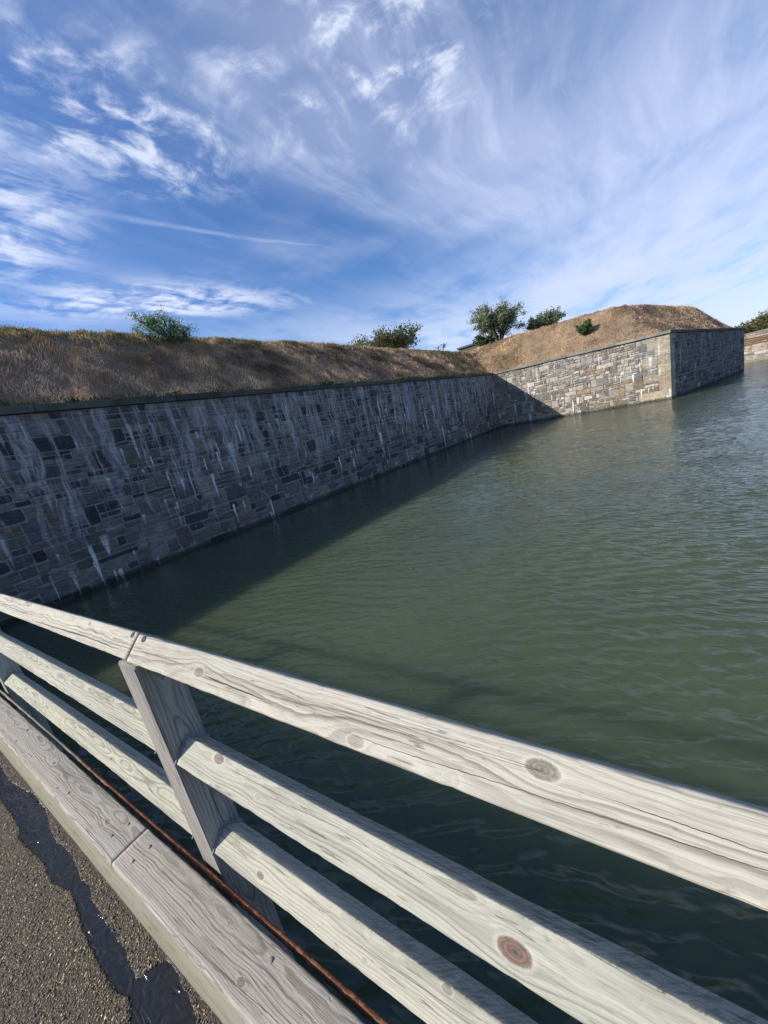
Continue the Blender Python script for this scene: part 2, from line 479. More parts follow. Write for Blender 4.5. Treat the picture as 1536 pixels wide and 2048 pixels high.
class Wall:
    def __init__(s, P0, P1, name, label, cat, seed, pal, mat, rows=(.2, .52), ztop=None, big=1.0, proud=0.011):
        s.P0 = np.array(P0, float); s.P1 = np.array(P1, float)
        s.L = float(np.linalg.norm(s.P1 - s.P0)); s.d = (s.P1 - s.P0) / s.L
        n = np.array([s.d[1], -s.d[0]])
        s.n = n
        s.rng = random.Random(seed); s.pal = pal; s.mat = mat; s.ztop = ztop; s.rows = rows; s.big = big; s.proud = proud
        s.root = empty(name, (s.P0[0], s.P0[1], 0.0))
        tag(s.root, label, cat)
        s.mortar = (0.27, 0.275, 0.28)
        s.stones = []   # (centre_s, centre_h, verts, faces, tone)

    def W(s, a, h, o):
        p = s.P0 + s.d * a + s.n * o
        return (p[0] - s.P0[0], p[1] - s.P0[1], h)

    def stone(s, a0, a1, h0, h1, wob=None):
        """one stone, seen face a polygon of eight points with its own relief"""
        r = s.rng
        g = 0.0085
        w_, h_ = a1 - a0, h1 - h0
        if w_ < 0.07 or h_ < 0.05:
            return
        j = min(0.03, 0.14 * min(w_, h_))
        def J(k=1.0): return r.uniform(0, j) * k
        cr = min(w_, h_) * r.uniform(0.04, 0.16)
        top = s.ztop
        pts = [(a0 + g + J() + cr * .4, h0 + g + J()), ((a0 + a1) / 2 + r.uniform(-.1, .1) * w_, h0 + g + J(.7)), (a1 - g - J(), h0 + g + J() + cr * .4),
               (a1 - g - J(.6), (h0 + h1) / 2 + r.uniform(-.1, .1) * h_), (a1 - g - J() - cr * .4, h1 - g - J()), ((a0 + a1) / 2 + r.uniform(-.1, .1) * w_, h1 - g - J(.7)),
               (a0 + g + J(), h1 - g - J() - cr * .4), (a0 + g + J(.6), (h0 + h1) / 2 + r.uniform(-.1, .1) * h_)]
        if wob:
            pts = [(a, h + wob(a, h)) for a, h in pts]
        ca = sum(p[0] for p in pts) / 8; ch = sum(p[1] for p in pts) / 8
        tilt_a, tilt_h = r.uniform(-.02, .02), r.uniform(-.03, .03)
        p0 = s.proud * r.uniform(0.2, 1.5)
        inset = min(0.022, 0.12 * min(w_, h_))
        vs = []
        for a, h in pts: vs.append(s.W(a, h, -0.05))
        for a, h in pts: vs.append(s.W(a, h, p0 * 0.3 + tilt_a * (a - ca) + tilt_h * (h - ch)))
        for a, h in pts:
            da, dh = ca - a, ch - h; dd = math.hypot(da, dh) + 1e-6
            vs.append(s.W(a + da / dd * inset * 1.3, h + dh / dd * inset, p0 + 0.006 + tilt_a * (a - ca) + tilt_h * (h - ch) + r.uniform(-.003, .006)))
        vs.append(s.W(ca + r.uniform(-.15, .15) * w_, ch + r.uniform(-.15, .15) * h_, p0 + r.uniform(0.004, 0.022)))
        fs = []
        for k in range(8):
            k2 = (k + 1) % 8
            fs += [(k, k2, 8 + k2, 8 + k), (8 + k, 8 + k2, 16 + k2, 16 + k), (16 + k, 16 + k2, 24)]
        tone = np.array(r.choice(s.pal)) * r.uniform(0.75, 1.25)
        s.stones.append((ca, ch, vs, fs, tone))

    def fill(s, end_left=None, end_right=None, zstart=-0.45, bands=None):
        """rows of rubble brought to course; now and then a stone reaches through two rows"""
        r = s.rng
        hs = [zstart]
        zmax = max(float(s.ztop(0)), float(s.ztop(s.L))) + 0.02
        while hs[-1] < zmax - 0.12:
            t = (hs[-1]) / zmax
            lo, hi = s.rows
            h = r.uniform(lo, hi) * (1.15 - 0.2 * max(0, min(1, t)))
            hs.append(hs[-1] + h)
        hs[-1] = zmax
        seed = r.randint(0, 999)

        def wob(a, h):
            f = min(1.0, max(0.0, (h - 0.1))) * min(1.0, max(0.0, float(s.ztop(a)) - h))
            return 0.11 * f * (float(vnoise(a * 0.33, h * 1.1, seed)) - 0.5) * 2
        occupied = []
        for i in range(len(hs) - 1):
            h0, h1 = hs[i], hs[i + 1]
            a = (end_left((h0 + h1) / 2) if end_left else 0.0)
            aend = (end_right((h0 + h1) / 2) if end_right else s.L)
            nxt = []
            occ = sorted(occupied)
            while a < aend - 0.05:
                hit = [o for o in occ if o[0] - 0.02 <= a < o[1] - 0.01]
                if hit:
                    a = hit[0][1]; continue
                lim = min([o[0] for o in occ if o[0] > a] + [aend])
                wd = (r.uniform(0.24, 0.80) if r.random() < 0.78 else r.uniform(0.8, 1.5)) * s.big * (h1 - h0) / 0.36
                wd = max(0.22, min(wd, 1.9))
                b = a + wd
                if lim - b < 0.22: b = lim
                zt = float(s.ztop((a + b) / 2)) - 0.005
                t1 = min(h1, zt)
                if t1 - h0 < 0.06:
                    a = b; continue
                k = r.random()
                hh = t1 - h0
                if k < 0.17 and i < len(hs) - 3 and hh > 0.2 and b - a < 1.2:
                    t2 = h0 + (h1 - h0) + (hs[i + 2] - h1)
                    s.stone(a, b, h0, min(t2, zt), wob); nxt.append((a, b))
                elif k < 0.40 and hh > 0.30:
                    mid = h0 + hh * r.uniform(0.35, 0.65)
                    c = a + (b - a) * r.uniform(0.35, 0.65)
                    if r.random() < 0.6 and b - a > 0.6:
                        s.stone(a, c, h0, mid, wob); s.stone(c, b, h0, mid, wob); s.stone(a, b, mid, t1, wob)
                    else:
                        s.stone(a, b, h0, mid, wob); s.stone(a, b, mid, t1, wob)
                elif k < 0.50 and hh > 0.36:
                    m1, m2 = h0 + hh * .33, h0 + hh * .66
                    c = a + (b - a) * r.uniform(0.3, 0.7)
                    s.stone(a, b, h0, m1, wob); s.stone(a, c, m1, m2, wob); s.stone(c, b, m1, m2, wob); s.stone(a, b, m2, t1, wob)
                else:
                    s.stone(a, b, h0, t1, wob)
                a = b
            occupied = nxt

    def emit(s, view=(0, 0, CAM_H), single=300):
        vx = np.array(view)
        def key(st):
            ca, ch, vs, fs, tn = st
            c = np.array([s.P0[0] + s.d[0] * ca, s.P0[1] + s.d[1] * ca, ch])
            if ch < 0.0: return 1e6
            dd = c - vx
            dist = np.linalg.norm(dd)
            az = math.degrees(math.atan2(dd[1], dd[0]))
            if az > 76: return 1e5 + dist
            v = np.array(vs)
            ext = v[:8].max(0) - v[:8].min(0)
            sz = math.hypot(ext[0], ext[1]) * ext[2]
            cosv = abs(np.dot(dd[:2] / dist, s.n))
            return -sz * cosv / dist ** 2
        st = sorted(s.stones, key=key)
        for ca, ch, vs, fs, tn in st[:single]:
            c = s.W(ca, ch, 0)
            v = np.array(vs) - np.array(c)
            o = link_mesh('stone', v, fs, s.mat, s.root, loc=c)
            vcol(o.data, tn)
        rest = st[single:]
        if rest:
            V = []; F = []; T = []; n0 = 0
            for ca, ch, vs, fs, tn in rest:
                V += vs; T += [tn] * len(vs)
                F += [tuple(i + n0 for i in f) for f in fs]; n0 += len(vs)
            o = link_mesh('smaller_stones', V, F, s.mat, s.root)
            vcol(o.data, np.array(T))
            o['kind'] = 'stuff'

    def core(s, mat, thick=0.9, a0=0.0, a1=None):
        a1 = s.L if a1 is None else a1
        n = 24
        vs = []; fs = []
        for i in range(n + 1):
            a = a0 + (a1 - a0) * i / n
            zt = float(s.ztop(a)) - 0.01
            vs += [s.W(a, -1.2, -0.004), s.W(a, zt, -0.004), s.W(a, zt, -thick), s.W(a, -1.2, -thick)]
        for i in range(n):
            b = 4 * i
            for k in range(4):
                fs.append((b + k, b + (k + 1) % 4, b + 4 + (k + 1) % 4, b + 4 + k))
        fs += [(0, 3, 2, 1), (4 * n, 4 * n + 1, 4 * n + 2, 4 * n + 3)]
        o = link_mesh('mortar_core', vs, fs, mat, s.root)
        vcol(o.data, s.mortar)
        return o

    def coping(s, mat, seed, a0=0.0, a1=None, proj=0.11, depth=0.62, pal=None):
        r = random.Random(seed)
        a1 = s.L if a1 is None else a1
        a = a0
        while a < a1 - 0.05:
            b = min(a + r.uniform(1.1, 2.4), a1)
            if a1 - b < 0.6: b = a1
            z0, z1 = float(s.ztop(a)), float(s.ztop(b))
            t = COPT + r.uniform(-.012, .012); pr = proj + r.uniform(-.02, .02); dp = depth
            bm = bmesh.new()
            g = 0.006
            V = []
            nseg = 4
            for i in range(nseg + 1):
                u = a + g + (b - a - 2 * g) * i / nseg
                zz = z0 + (z1 - z0) * i / nseg
                for (o_, q) in ((-dp, 0), (pr, 0), (pr, 1), (-dp, 1)):
                    V.append(bm.verts.new(s.W(u, zz + q * t + (r.uniform(-.008, .008)), o_ + (r.uniform(-.009, .009) if o_ > 0 else 0))))
            for i in range(nseg):
                for k in range(4):
                    bm.faces.new((V[4 * i + k], V[4 * i + (k + 1) % 4], V[4 * i + 4 + (k + 1) % 4], V[4 * i + 4 + k]))
            bm.faces.new((V[3], V[2], V[1], V[0])); bm.faces.new(V[-4:])
            bmesh.ops.recalc_face_normals(bm, faces=bm.faces)
            bmesh.ops.bevel(bm, geom=[e for e in bm.edges if e.calc_face_angle(0) > 0.9], offset=0.014, segments=1, affect='EDGES')
            me = bpy.data.meshes.new('coping_stone'); bm.to_mesh(me); bm.free()
            o = bpy.data.objects.new('coping_stone', me); COL.objects.link(o); o.parent = s.root
            me.materials.append(mat)
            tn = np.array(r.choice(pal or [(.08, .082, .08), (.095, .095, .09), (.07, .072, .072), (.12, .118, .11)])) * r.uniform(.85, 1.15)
            vcol(me, tn)
            a = b


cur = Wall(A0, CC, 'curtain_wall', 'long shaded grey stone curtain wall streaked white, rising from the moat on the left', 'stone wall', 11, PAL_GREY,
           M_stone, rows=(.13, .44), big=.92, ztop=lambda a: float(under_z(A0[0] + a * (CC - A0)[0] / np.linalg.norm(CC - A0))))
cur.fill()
cur.core(M_stone)
cur.emit()
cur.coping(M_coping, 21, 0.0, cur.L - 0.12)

LF = float(np.linalg.norm(BB - CC))
qr = random.Random(5)
QB = [-0.5]
while QB[-1] < 5.0:
    QB.append(QB[-1] + qr.uniform(0.52, 0.72))
QL = [qr.uniform(1.5, 2.3) if i % 2 else qr.uniform(0.75, 1.2) for i in range(len(QB))]
QM = [qr.uniform(0.7, 1.0) if i % 2 else qr.uniform(1.1, 1.5) for i in range(len(QB))]


def qidx(h):
    for i in range(len(QB) - 1):
        if QB[i] <= h < QB[i + 1]: return i
    return len(QB) - 2


def zflank(a): return Z_C + (Z_B - Z_C) * a / LF
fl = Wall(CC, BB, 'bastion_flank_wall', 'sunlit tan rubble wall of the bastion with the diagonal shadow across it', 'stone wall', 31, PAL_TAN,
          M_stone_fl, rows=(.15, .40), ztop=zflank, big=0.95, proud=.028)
fl.mortar = (.22, .20, .165)
fl.fill(end_right=lambda h: LF - QL[qidx(h)])
fl.core(M_stone_fl, thick=0.8)
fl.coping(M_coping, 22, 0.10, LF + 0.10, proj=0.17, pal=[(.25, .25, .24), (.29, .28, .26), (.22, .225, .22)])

LA = float(np.linalg.norm(B2 - BB))


def zface(a): return Z_B + (Z_B2 - Z_B) * a / LA
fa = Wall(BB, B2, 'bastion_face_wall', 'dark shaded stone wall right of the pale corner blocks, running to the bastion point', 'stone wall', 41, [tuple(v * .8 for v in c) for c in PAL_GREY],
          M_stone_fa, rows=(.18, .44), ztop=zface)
fa.fill(end_left=lambda h: QM[qidx(h)])
fa.core(M_stone_fa)
fa.coping(M_coping, 23, 0.02, LA + 0.1)
re_w = Wall(B2, RR, 'bastion_return_wall', 'stone wall turning away behind the far point of the bastion', 'stone wall', 43, PAL_GREY,
            M_stone_fa, rows=(.3, .5), ztop=lambda a: Z_B2, big=1.4)
re_w.fill(); re_w.core(M_stone_fa); re_w.emit(single=0); re_w.coping(M_stone_fa, 24, 0.0)

# dressed corner blocks, each wrapping the shoulder; they belong to the flank wall
QT = [(.42, .36, .27), (.39, .34, .27), (.44, .38, .28), (.37, .33, .26), (.41, .34, .25)]
for i in range(len(QB) - 1):
    z0, z1 = QB[i] + 0.006, min(QB[i + 1], Z_B) - 0.006
    if z1 - z0 < 0.1: continue
    pr = qr.uniform(0.012, 0.03)
    u1, u2 = -fl.d, fa.d
    n1, n2 = fl.n, fa.n
    corner = BB + (n1 + n2) * pr * 0.6
    ql = QL[i]; split = qr.random() < 0.4 and ql > 1.4 and i > 3
    segs = [(0, ql - 0.01)] if not split else [(0, ql * .42), (ql * .42 + 0.012, ql - 0.01)]
    for si, (qa, qb) in enumerate(segs):
        if si == 0:
            plan = [corner, corner + u1 * qb, corner + u1 * qb - n1 * .3, corner - n1 * .3 - n2 * .3, corner + u2 * (QM[i] - 0.01) - n2 * .3, corner + u2 * (QM[i] - 0.01)]
        else:
            c0 = BB + n1 * pr
            plan = [c0 + u1 * qa, c0 + u1 * qb, c0 + u1 * qb - n1 * .3, c0 + u1 * qa - n1 * .3]
        bm = bmesh.new()
        lo = [bm.verts.new((p[0] - CC[0], p[1] - CC[1], z0 + qr.uniform(-.004, .004))) for p in plan]
        hi = [bm.verts.new((p[0] - CC[0], p[1] - CC[1], z1 + qr.uniform(-.004, .004))) for p in plan]
        n_ = len(plan)
        bm.faces.new(lo[::-1]); bm.faces.new(hi)
        for k in range(n_): bm.faces.new((lo[k], lo[(k + 1) % n_], hi[(k + 1) % n_], hi[k]))
        bmesh.ops.recalc_face_normals(bm, faces=bm.faces)
        bmesh.ops.bevel(bm, geom=list(bm.edges), offset=0.012, segments=1, affect='EDGES')
        me = bpy.data.meshes.new('corner_stone'); bm.to_mesh(me); bm.free()
        o = bpy.data.objects.new('corner_stone', me); COL.objects.link(o); o.parent = fl.root
        me.materials.append(M_stone_fl)
        vcol(me, np.array(qr.choice(QT)) * qr.uniform(.85, 1.15))
fl.emit()
fa.emit()

# ------------------------------------------------------------------ grassy earth rampart
mt_earth, g, out = mat_new('dry_turf')
pos = g.n('ShaderNodeNewGeometry').outputs['Position']
big = g.noise(pos, 0.5, 4.0, 0.6)
fin = g.noise(pos, 5.0, 5.0, 0.7)
col = g.mix(g.step(big, 0.35, 0.65), (0.22, 0.155, 0.105), (0.32, 0.23, 0.15))
col = g.mix(g.mul(g.step(fin, 0.45, 0.7), 0.6), col, (0.30, 0.21, 0.12))
col = g.mix(g.mul(g.step(fin, 0.45, 0.25), 0.7), col, (0.055, 0.04, 0.035))
finish(g, out, col, 1.0, fin, 1.0, 0.12)

step_ = 0.33
xs = np.arange(-33.5, 77.5, step_); ys = np.arange(-13.0, 46.0, step_)
X, Y = np.meshgrid(xs, ys)
D = dist_in(X, Y)
e = 0.05
gx = (dist_in(X + e, Y) - D) / e; gy = (dist_in(X, Y + e) - D) / e
close = np.abs(D - 0.36) < step_ * 0.75
X2 = np.where(close, X - gx * (D - 0.36), X); Y2 = np.where(close, Y - gy * (D - 0.36), Y)
Zm = mound_z(X2, Y2)
keep = (D > 0.36) | close
idx = np.arange(X.size).reshape(X.shape)
k4 = keep[:-1, :-1] & keep[1:, :-1] & keep[:-1, 1:] & keep[1:, 1:]
F = np.stack([idx[:-1, :-1][k4], idx[:-1, 1:][k4], idx[1:, 1:][k4], idx[1:, :-1][k4]], 1)
used = np.zeros(X.size, bool); used[F.ravel()] = True
remap = np.cumsum(used) - 1
Vv = np.stack([X2.ravel(), Y2.ravel(), Zm.ravel()], 1)[used]
rampart = link_mesh('terrain', Vv, remap[F], mt_earth, smooth=True)
tag(rampart, 'dry brown earth bank of the rampart above the stone walls', None, None, 'structure')


def blades(name, N, region, mat, lenr, widr, seed, tone_fn, lean=0.5, clump=0.9, dens=None):
    rs = np.random.RandomState(seed)
    x0, x1, y0, y1, dmin, dmax = region
    px_ = rs.uniform(x0, x1, N * 3); py_ = rs.uniform(y0, y1, N * 3)
    d = dist_in(px_, py_)
    ok = (d > dmin) & (d < dmax)
    cl = fbm(px_ * 1.7, py_ * 1.7, seed + 3)
    ok &= rs.rand(len(px_)) < np.clip(0.5 + (cl - 0.35) * 2.4 * clump, 0.4, 1)
    if dens is not None: ok &= rs.rand(len(px_)) < dens(px_, py_, d)
    px_, py_, d, cl = px_[ok][:N], py_[ok][:N], d[ok][:N], cl[ok][:N]
    n = len(px_)
    z = mound_z(px_, py_) - 0.03
    e = 0.1
    gxx = (mound_z(px_ + e, py_) - mound_z(px_ - e, py_)) / (2 * e)
    gyy = (mound_z(px_, py_ + e) - mound_z(px_, py_ - e)) / (2 * e)
    cl2 = fbm(px_ * 3.1, py_ * 3.1, seed + 8)
    ln = rs.uniform(*lenr, n) * (0.35 + 1.9 * np.clip(cl2 - .2, 0, 1) ** 1.3)
    wd = rs.uniform(*widr, n)
    az = rs.uniform(0, 2 * np.pi, n)
    dirx = np.cos(az) * lean * rs.uniform(0.2, 1, n) - gxx * 0.35 + (fbm(px_ * .8, py_ * .8, 77) - .5) * 1.6
    diry = np.sin(az) * lean * rs.uniform(0.2, 1, n) - gyy * 0.35 + (fbm(px_ * .8, py_ * .8, 78) - .5) * 1.6
    dz_ = np.ones(n)
    nn = np.sqrt(dirx ** 2 + diry ** 2 + 1)
    dirx /= nn; diry /= nn; dz_ /= nn
    wa = rs.uniform(0, np.pi, n)
    wx, wy = np.cos(wa), np.sin(wa)
    base = np.stack([px_, py_, z], 1); dv = np.stack([dirx, diry, dz_], 1); wv_ = np.stack([wx, wy, np.zeros(n)], 1)
    droop = rs.uniform(0.0, 0.35, n)[:, None]
    mid = base + dv * (ln * 0.55)[:, None]
    tip = base + dv * ln[:, None] + np.stack([dirx, diry, -np.ones(n) * .5], 1) * droop * ln[:, None]
    v = np.stack([base - wv_ * wd[:, None] * .5, base + wv_ * wd[:, None] * .5, mid + wv_ * wd[:, None] * .38, mid - wv_ * wd[:, None] * .38, tip], 1)
    V = v.reshape(-1, 3)
    b = np.arange(n)[:, None] * 5
    F3 = np.concatenate([b + np.array([[0, 1, 2]]), b + np.array([[0, 2, 3]]), b + np.array([[3, 2, 4]])], 0)
    o = link_mesh(name, V, F3, mat)
    tn = tone_fn(px_, py_, d, rs, n)
    vcol(o.data, np.repeat(tn, 5, axis=0))
    return o


mt_grass, g, out = mat_new('grass_blades')
tone = g.n('ShaderNodeVertexColor', layer_name='tone').outputs[0]
bs = g.n('ShaderNodeBsdfDiffuse', {'Color': tone})
tr = g.n('ShaderNodeBsdfTranslucent', {'Color': tone})
mxs = g.n('ShaderNodeMixShader', {0: 0.28, 1: bs.outputs[0], 2: tr.outputs[0]})
g.t.links.new(mxs.outputs[0], out.inputs[0])


def grass_tone(x, y, d, rs, n):
    straw = np.array([.68, .51, .31]); rust = np.array([.47, .30, .19]); purp = np.array([.31, .22, .18]); green = np.array([.17, .18, .07])
    t = fbm(x * .55, y * .55, 31)[:, None]; u = rs.rand(n)[:, None]
    c = straw * (u > .5) + rust * ((u <= .5) & (u > .2)) + purp * (u <= .2)
    t2 = fbm(x * 2.3, y * 2.3, 36)[:, None]
    c = c * (0.40 + 1.1 * np.clip((t - .3) * 2.4, 0, 1)) * (0.72 + .62 * np.clip((t2 - .3) * 2.4, 0, 1))
    crest = mound_z(x, y)
    cz = np.interp(x, [-30, 0, 10, 22, 42, 48], [9.2, 9.2, 9.36, 9.85, 9.65, 9.4])
    gtop = np.clip((crest - (cz - 1.0)) / 0.8, 0, 1) * (x < 44)
    gl = np.clip((fbm(x * .35, y * .35, 53) - .5) * 5, 0, 1)
    gm = np.clip(0.55 * gtop + 0.15 * gl * (x < 14), 0, 1)
    val = ((x > 38) & (y > 9)).astype(float) * 0.3
    sel = (rs.rand(n) < np.clip(gm + val, 0, .85))[:, None]
    c = np.where(sel, green * rs.uniform(.7, 1.5, n)[:, None], c)
    return c * rs.uniform(.8, 1.25, n)[:, None]


gnear = blades('dry_grass', 150000, (-3, 22, 11.5, 22, 0.3, 6.8), mt_grass, (.09, .27), (.012, .024), 1, grass_tone)
tag(gnear, 'dry brown and purple grass on the shaded bank above the curtain wall', 'grass', None, 'stuff')
gfar = blades('dry_grass', 80000, (21, 50, 9, 20, 0.3, 7.5), mt_grass, (.12, .30), (.018, .034), 2, grass_tone)
tag(gfar, 'dry grass on the far half of the bank towards the corner', 'grass', None, 'stuff')
gb = blades('dry_grass', 90000, (39, 66, -11.5, 13, 0.3, 9.5), mt_grass, (.10, .24), (.020, .036), 3, grass_tone)
tag(gb, 'tan dry grass covering the sunlit mound of the bastion', 'grass', None, 'stuff')


def weed_tone(x, y, d, rs, n):
    return np.array([.09, .13, .045]) * rs.uniform(.6, 1.7, n)[:, None]


def crest_dens(x, y, d):
    z = mound_z(x, y)
    cz = np.interp(x, [-30, 0, 10, 22, 42, 48], [9.2, 9.2, 9.36, 9.85, 9.65, 9.4])
    return np.where(z > cz - 0.35, 1.0, 0.0) * np.clip((fbm(x * .8, y * .3, 91) - .42) * 6, 0.03, 1)


gc = blades('crest_weeds', 22000, (-3, 46, 12, 22, 3.2, 6.6), mt_grass, (.10, .30), (.02, .045), 4, weed_tone, lean=.9, dens=crest_dens)
tag(gc, 'green weeds along the skyline of the grassy bank', 'weeds', None, 'stuff')

# small plants rooted on the coping
rs = np.random.RandomState(12)
V = []; Fw = []; T = []
for kk in range(95):
    a = rs.uniform(36, 74); off = -rs.uniform(-.06, .35)
    p = cur.P0 + cur.d * a + cur.n * off
    zt = float(under_z(p[0])) + COPT
    nb = rs.randint(14, 60)
    spread = rs.uniform(.1, .42)
    for q in range(nb):
        c = np.array([p[0] + rs.randn() * spread, p[1] + rs.randn() * .06, zt + rs.uniform(-.05, .10)])
        dd = np.array([rs.randn() * .6, rs.randn() * .5 - .5, rs.uniform(-.2, 1)]); dd /= np.linalg.norm(dd)
        l_ = rs.uniform(.05, .2); sd = np.cross(dd, [rs.randn(), rs.randn(), rs.randn()]); sd /= np.linalg.norm(sd) + 1e-6
        b = len(V)
        V += [c, c + dd * l_ * .5 + sd * .02, c + dd * l_, c + dd * l_ * .5 - sd * .02]
        Fw.append((b, b + 1, b + 2, b + 3)); T += [np.array([.06, .085, .035]) * rs.uniform(.6, 1.5)] * 4
cw = link_mesh('coping_weeds', V, Fw, mt_grass); vcol(cw.data, np.array(T))
tag(cw, 'small green weeds rooted in the coping of the shaded wall', 'weeds', None, 'stuff')

# ------------------------------------------------------------------ water
mt_water, g, out = mat_new('moat_water')
pos = g.n('ShaderNodeNewGeometry').outputs['Position']


def wave(rot, sx, sy, detail, dist=0.4, rough=.5, off=(0, 0, 0)):
    mp = g.n('ShaderNodeMapping', {0: pos, 1: off, 2: (0, 0, R(rot)), 3: (sx, sy, 1.0)})
    return g.noise(mp.outputs[0], 1.0, detail, rough, dist)


w1 = wave(-42, 2.6, 0.95, 2.0, 0.5)
w2 = wave(-22, 7.0, 2.4, 1.0, 0.25)
w3 = wave(-34, 13.0, 5.0, 1.0, 0.3)
gust = g.step(g.noise(pos, 0.12, 3.0, 0.5), 0.30, 0.62, 0.55, 1.0)
px_w, py_w, _z = g.sep(pos)
rg2 = g.sub(1.0, g.math('ABSOLUTE', g.sub(g.mul(w2, 2.0), 1.0)))
rg3 = g.sub(1.0, g.math('ABSOLUTE', g.sub(g.mul(w3, 2.0), 1.0)))
hsum = g.add(g.mul(w1, 0.12), g.add(g.add(g.mul(w2, 0.05), g.mul(rg2, .045)), g.add(g.mul(w3, 0.020), g.mul(rg3, .018))))
lee = g.step(g.add(py_w, g.mul(px_w, 0.07)), 14.0, 7.0, 0.22, 1.0)      # calmer under the lee of the wall
hsum = g.mul(g.mul(g.mul(g.add(g.mul(w3, .030), g.mul(w2, .040)), gust), lee), 1.0)
bmp = g.n('ShaderNodeBump', {'Height': hsum, 'Strength': 1.0, 'Distance': 1.0})
murk = g.noise(pos, 0.22, 3.0, 0.5)
wc = g.mix(g.step(murk, 0.3, 0.7), (0.054, 0.072, 0.040), (0.063, 0.082, 0.046))
pr = g.n('ShaderNodeBsdfPrincipled', {'Base Color': wc, 'Roughness': g.step(px_w, 8.0, 45.0, .03, .10), 'IOR': 1.38, 'Normal': bmp.outputs[0],
                                      'Subsurface Weight': 1.0, 'Subsurface Radius': (.8, 1.0, .7, ), 'Subsurface Scale': 1.5})
pr.subsurface_method = 'BURLEY'
g.t.links.new(pr.outputs[0], out.inputs[0])
def wave_h(x, y):
    def band(az, lam, stretch, seed, ridge):
        c_, s_ = math.cos(R(az)), math.sin(R(az))
        u = (x * c_ + y * s_) / lam; v = (-x * s_ + y * c_) / (lam * stretch)
        q = fbm(u + 0.8 * vnoise(u * .3, v * .3, seed + 50), v, seed, 2)
        return (1 - np.abs(2 * q - 1) * 1.6 if ridge else q) - .5
    def train(az, lam, amp, seed, sharp=1.7):
        c_, s_ = math.cos(R(az)), math.sin(R(az))
        u = x * c_ + y * s_; v = -x * s_ + y * c_
        ph = 2 * np.pi * u / lam + 7.0 * fbm(u * 1.1, v * .7, seed, 3) + 2.2 * vnoise(u * 4.0, v * 1.4, seed + 9)
        env = np.clip(fbm(u * 1.1, v * .7, seed + 20, 2) * 2.2 - .35, .1, 1.3)
        return amp * env * ((.5 + .5 * np.sin(ph)) ** sharp - .4)
    h = train(22, .235, .0165, 301) + train(38, .17, .0085, 311) + train(6, .34, .0135, 321) + train(-28, .21, .0055, 331) + 0.030 * band(24, 0.9, 2.2, 201, False)
    calm = np.clip((14.2 - .0645 * x - y) / 7.0, 0.22, 1)
    gust_ = 0.65 + 0.55 * fbm(x * .12, y * .12, 77)
    return h * calm * gust_ * 1.45


rr_ = np.exp(np.arange(math.log(.5), math.log(115), .0066)); th_ = np.radians(np.arange(-62, 104, .40))
RR_, TH_ = np.meshgrid(rr_, th_)
WXp = RR_ * np.cos(TH_); WYp = RR_ * np.sin(TH_)
WZp = wave_h(WXp, WYp)
ii = np.arange(WXp.size).reshape(WXp.shape)
Fw_ = np.stack([ii[:-1, :-1].ravel(), ii[:-1, 1:].ravel(), ii[1:, 1:].ravel(), ii[1:, :-1].ravel()], 1)
nw = WXp.size
Vw_ = np.concatenate([np.stack([WXp.ravel(), WYp.ravel(), WZp.ravel()], 1), [(-200, -600, -.12), (900, -600, -.12), (900, 400, -.12), (-200, 400, -.12)]], 0)
Fw_ = np.concatenate([Fw_, [(nw, nw + 1, nw + 2, nw + 3)]], 0)
water = link_mesh('water', Vw_, Fw_, mt_water, smooth=True)
tag(water, 'rippled dark green moat water', None, None, 'structure')

# bed of the world beyond: land that reaches the horizon
M_land = simple_mat('far_land', (0.10, 0.10, 0.05), (0.16, 0.13, 0.07), 0.05)
land = link_mesh('ground', [(89.5, -600, 2.45), (5000, -600, 2.45), (5000, 3000, 2.45), (89.5, 3000, 2.45),
                            (-3000, -3000, 0.3), (5000, -3000, 0.3), (5000, -600.2, 0.3), (-3000, -600.2, 0.3),
                            (-3000, -600, 0.3), (-200.5, -600, 0.3), (-200.5, 3000, 0.3), (-3000, 3000, 0.3)], [(0, 1, 2, 3), (4, 5, 6, 7), (8, 9, 10, 11)], M_land)
tag(land, 'flat open land beyond the fort', None, None, 'structure')

# ------------------------------------------------------------------ outer wall far across the moat
ow = Wall((86.0, 60.0), (86.0, -70.0), 'outer_wall', 'low pale stone wall across the moat, far right beyond the bastion', 'stone wall', 51, PAL_TAN,
          M_stone_far, rows=(.3, .5), ztop=lambda a: 2.5, big=1.3)
ow.fill(zstart=-.3)
V = []; Fq = []; T = []; n0 = 0
for st in ow.stones:
    V += st[2]; T += [st[4] * 1.35] * len(st[2]); Fq += [tuple(i + n0 for i in f) for f in st[3]]; n0 += len(st[2])
o = link_mesh('stones', V, Fq, M_stone_far, ow.root); vcol(o.data, np.array(T)); o['kind'] = 'stuff'
o = ow.core(M_stone_far, thick=1.0)
uw = Wall((88.5, 60.0), (88.5, -70.0), 'outer_parapet_wall', 'upper pale wall with grey coping behind the brown fence, far right', 'stone wall', 52, PAL_TAN,
          M_stone_far, rows=(.3, .45), ztop=lambda a: 4.35, big=1.3)
uw.fill(zstart=2.3)
V = []; Fq = []; T = []; n0 = 0
for st in uw.stones:
    V += st[2]; T += [st[4] * 1.2] * len(st[2]); Fq += [tuple(i + n0 for i in f) for f in st[3]]; n0 += len(st[2])
o = link_mesh('stones', V, Fq, M_stone_far, uw.root); vcol(o.data, np.array(T)); o['kind'] = 'stuff'
uw.core(M_stone_far, thick=0.7)
uw.coping(M_stone_far, 61, 40, 90, proj=.06, depth=.76, pal=[(.26, .255, .24), (.30, .29, .27)])
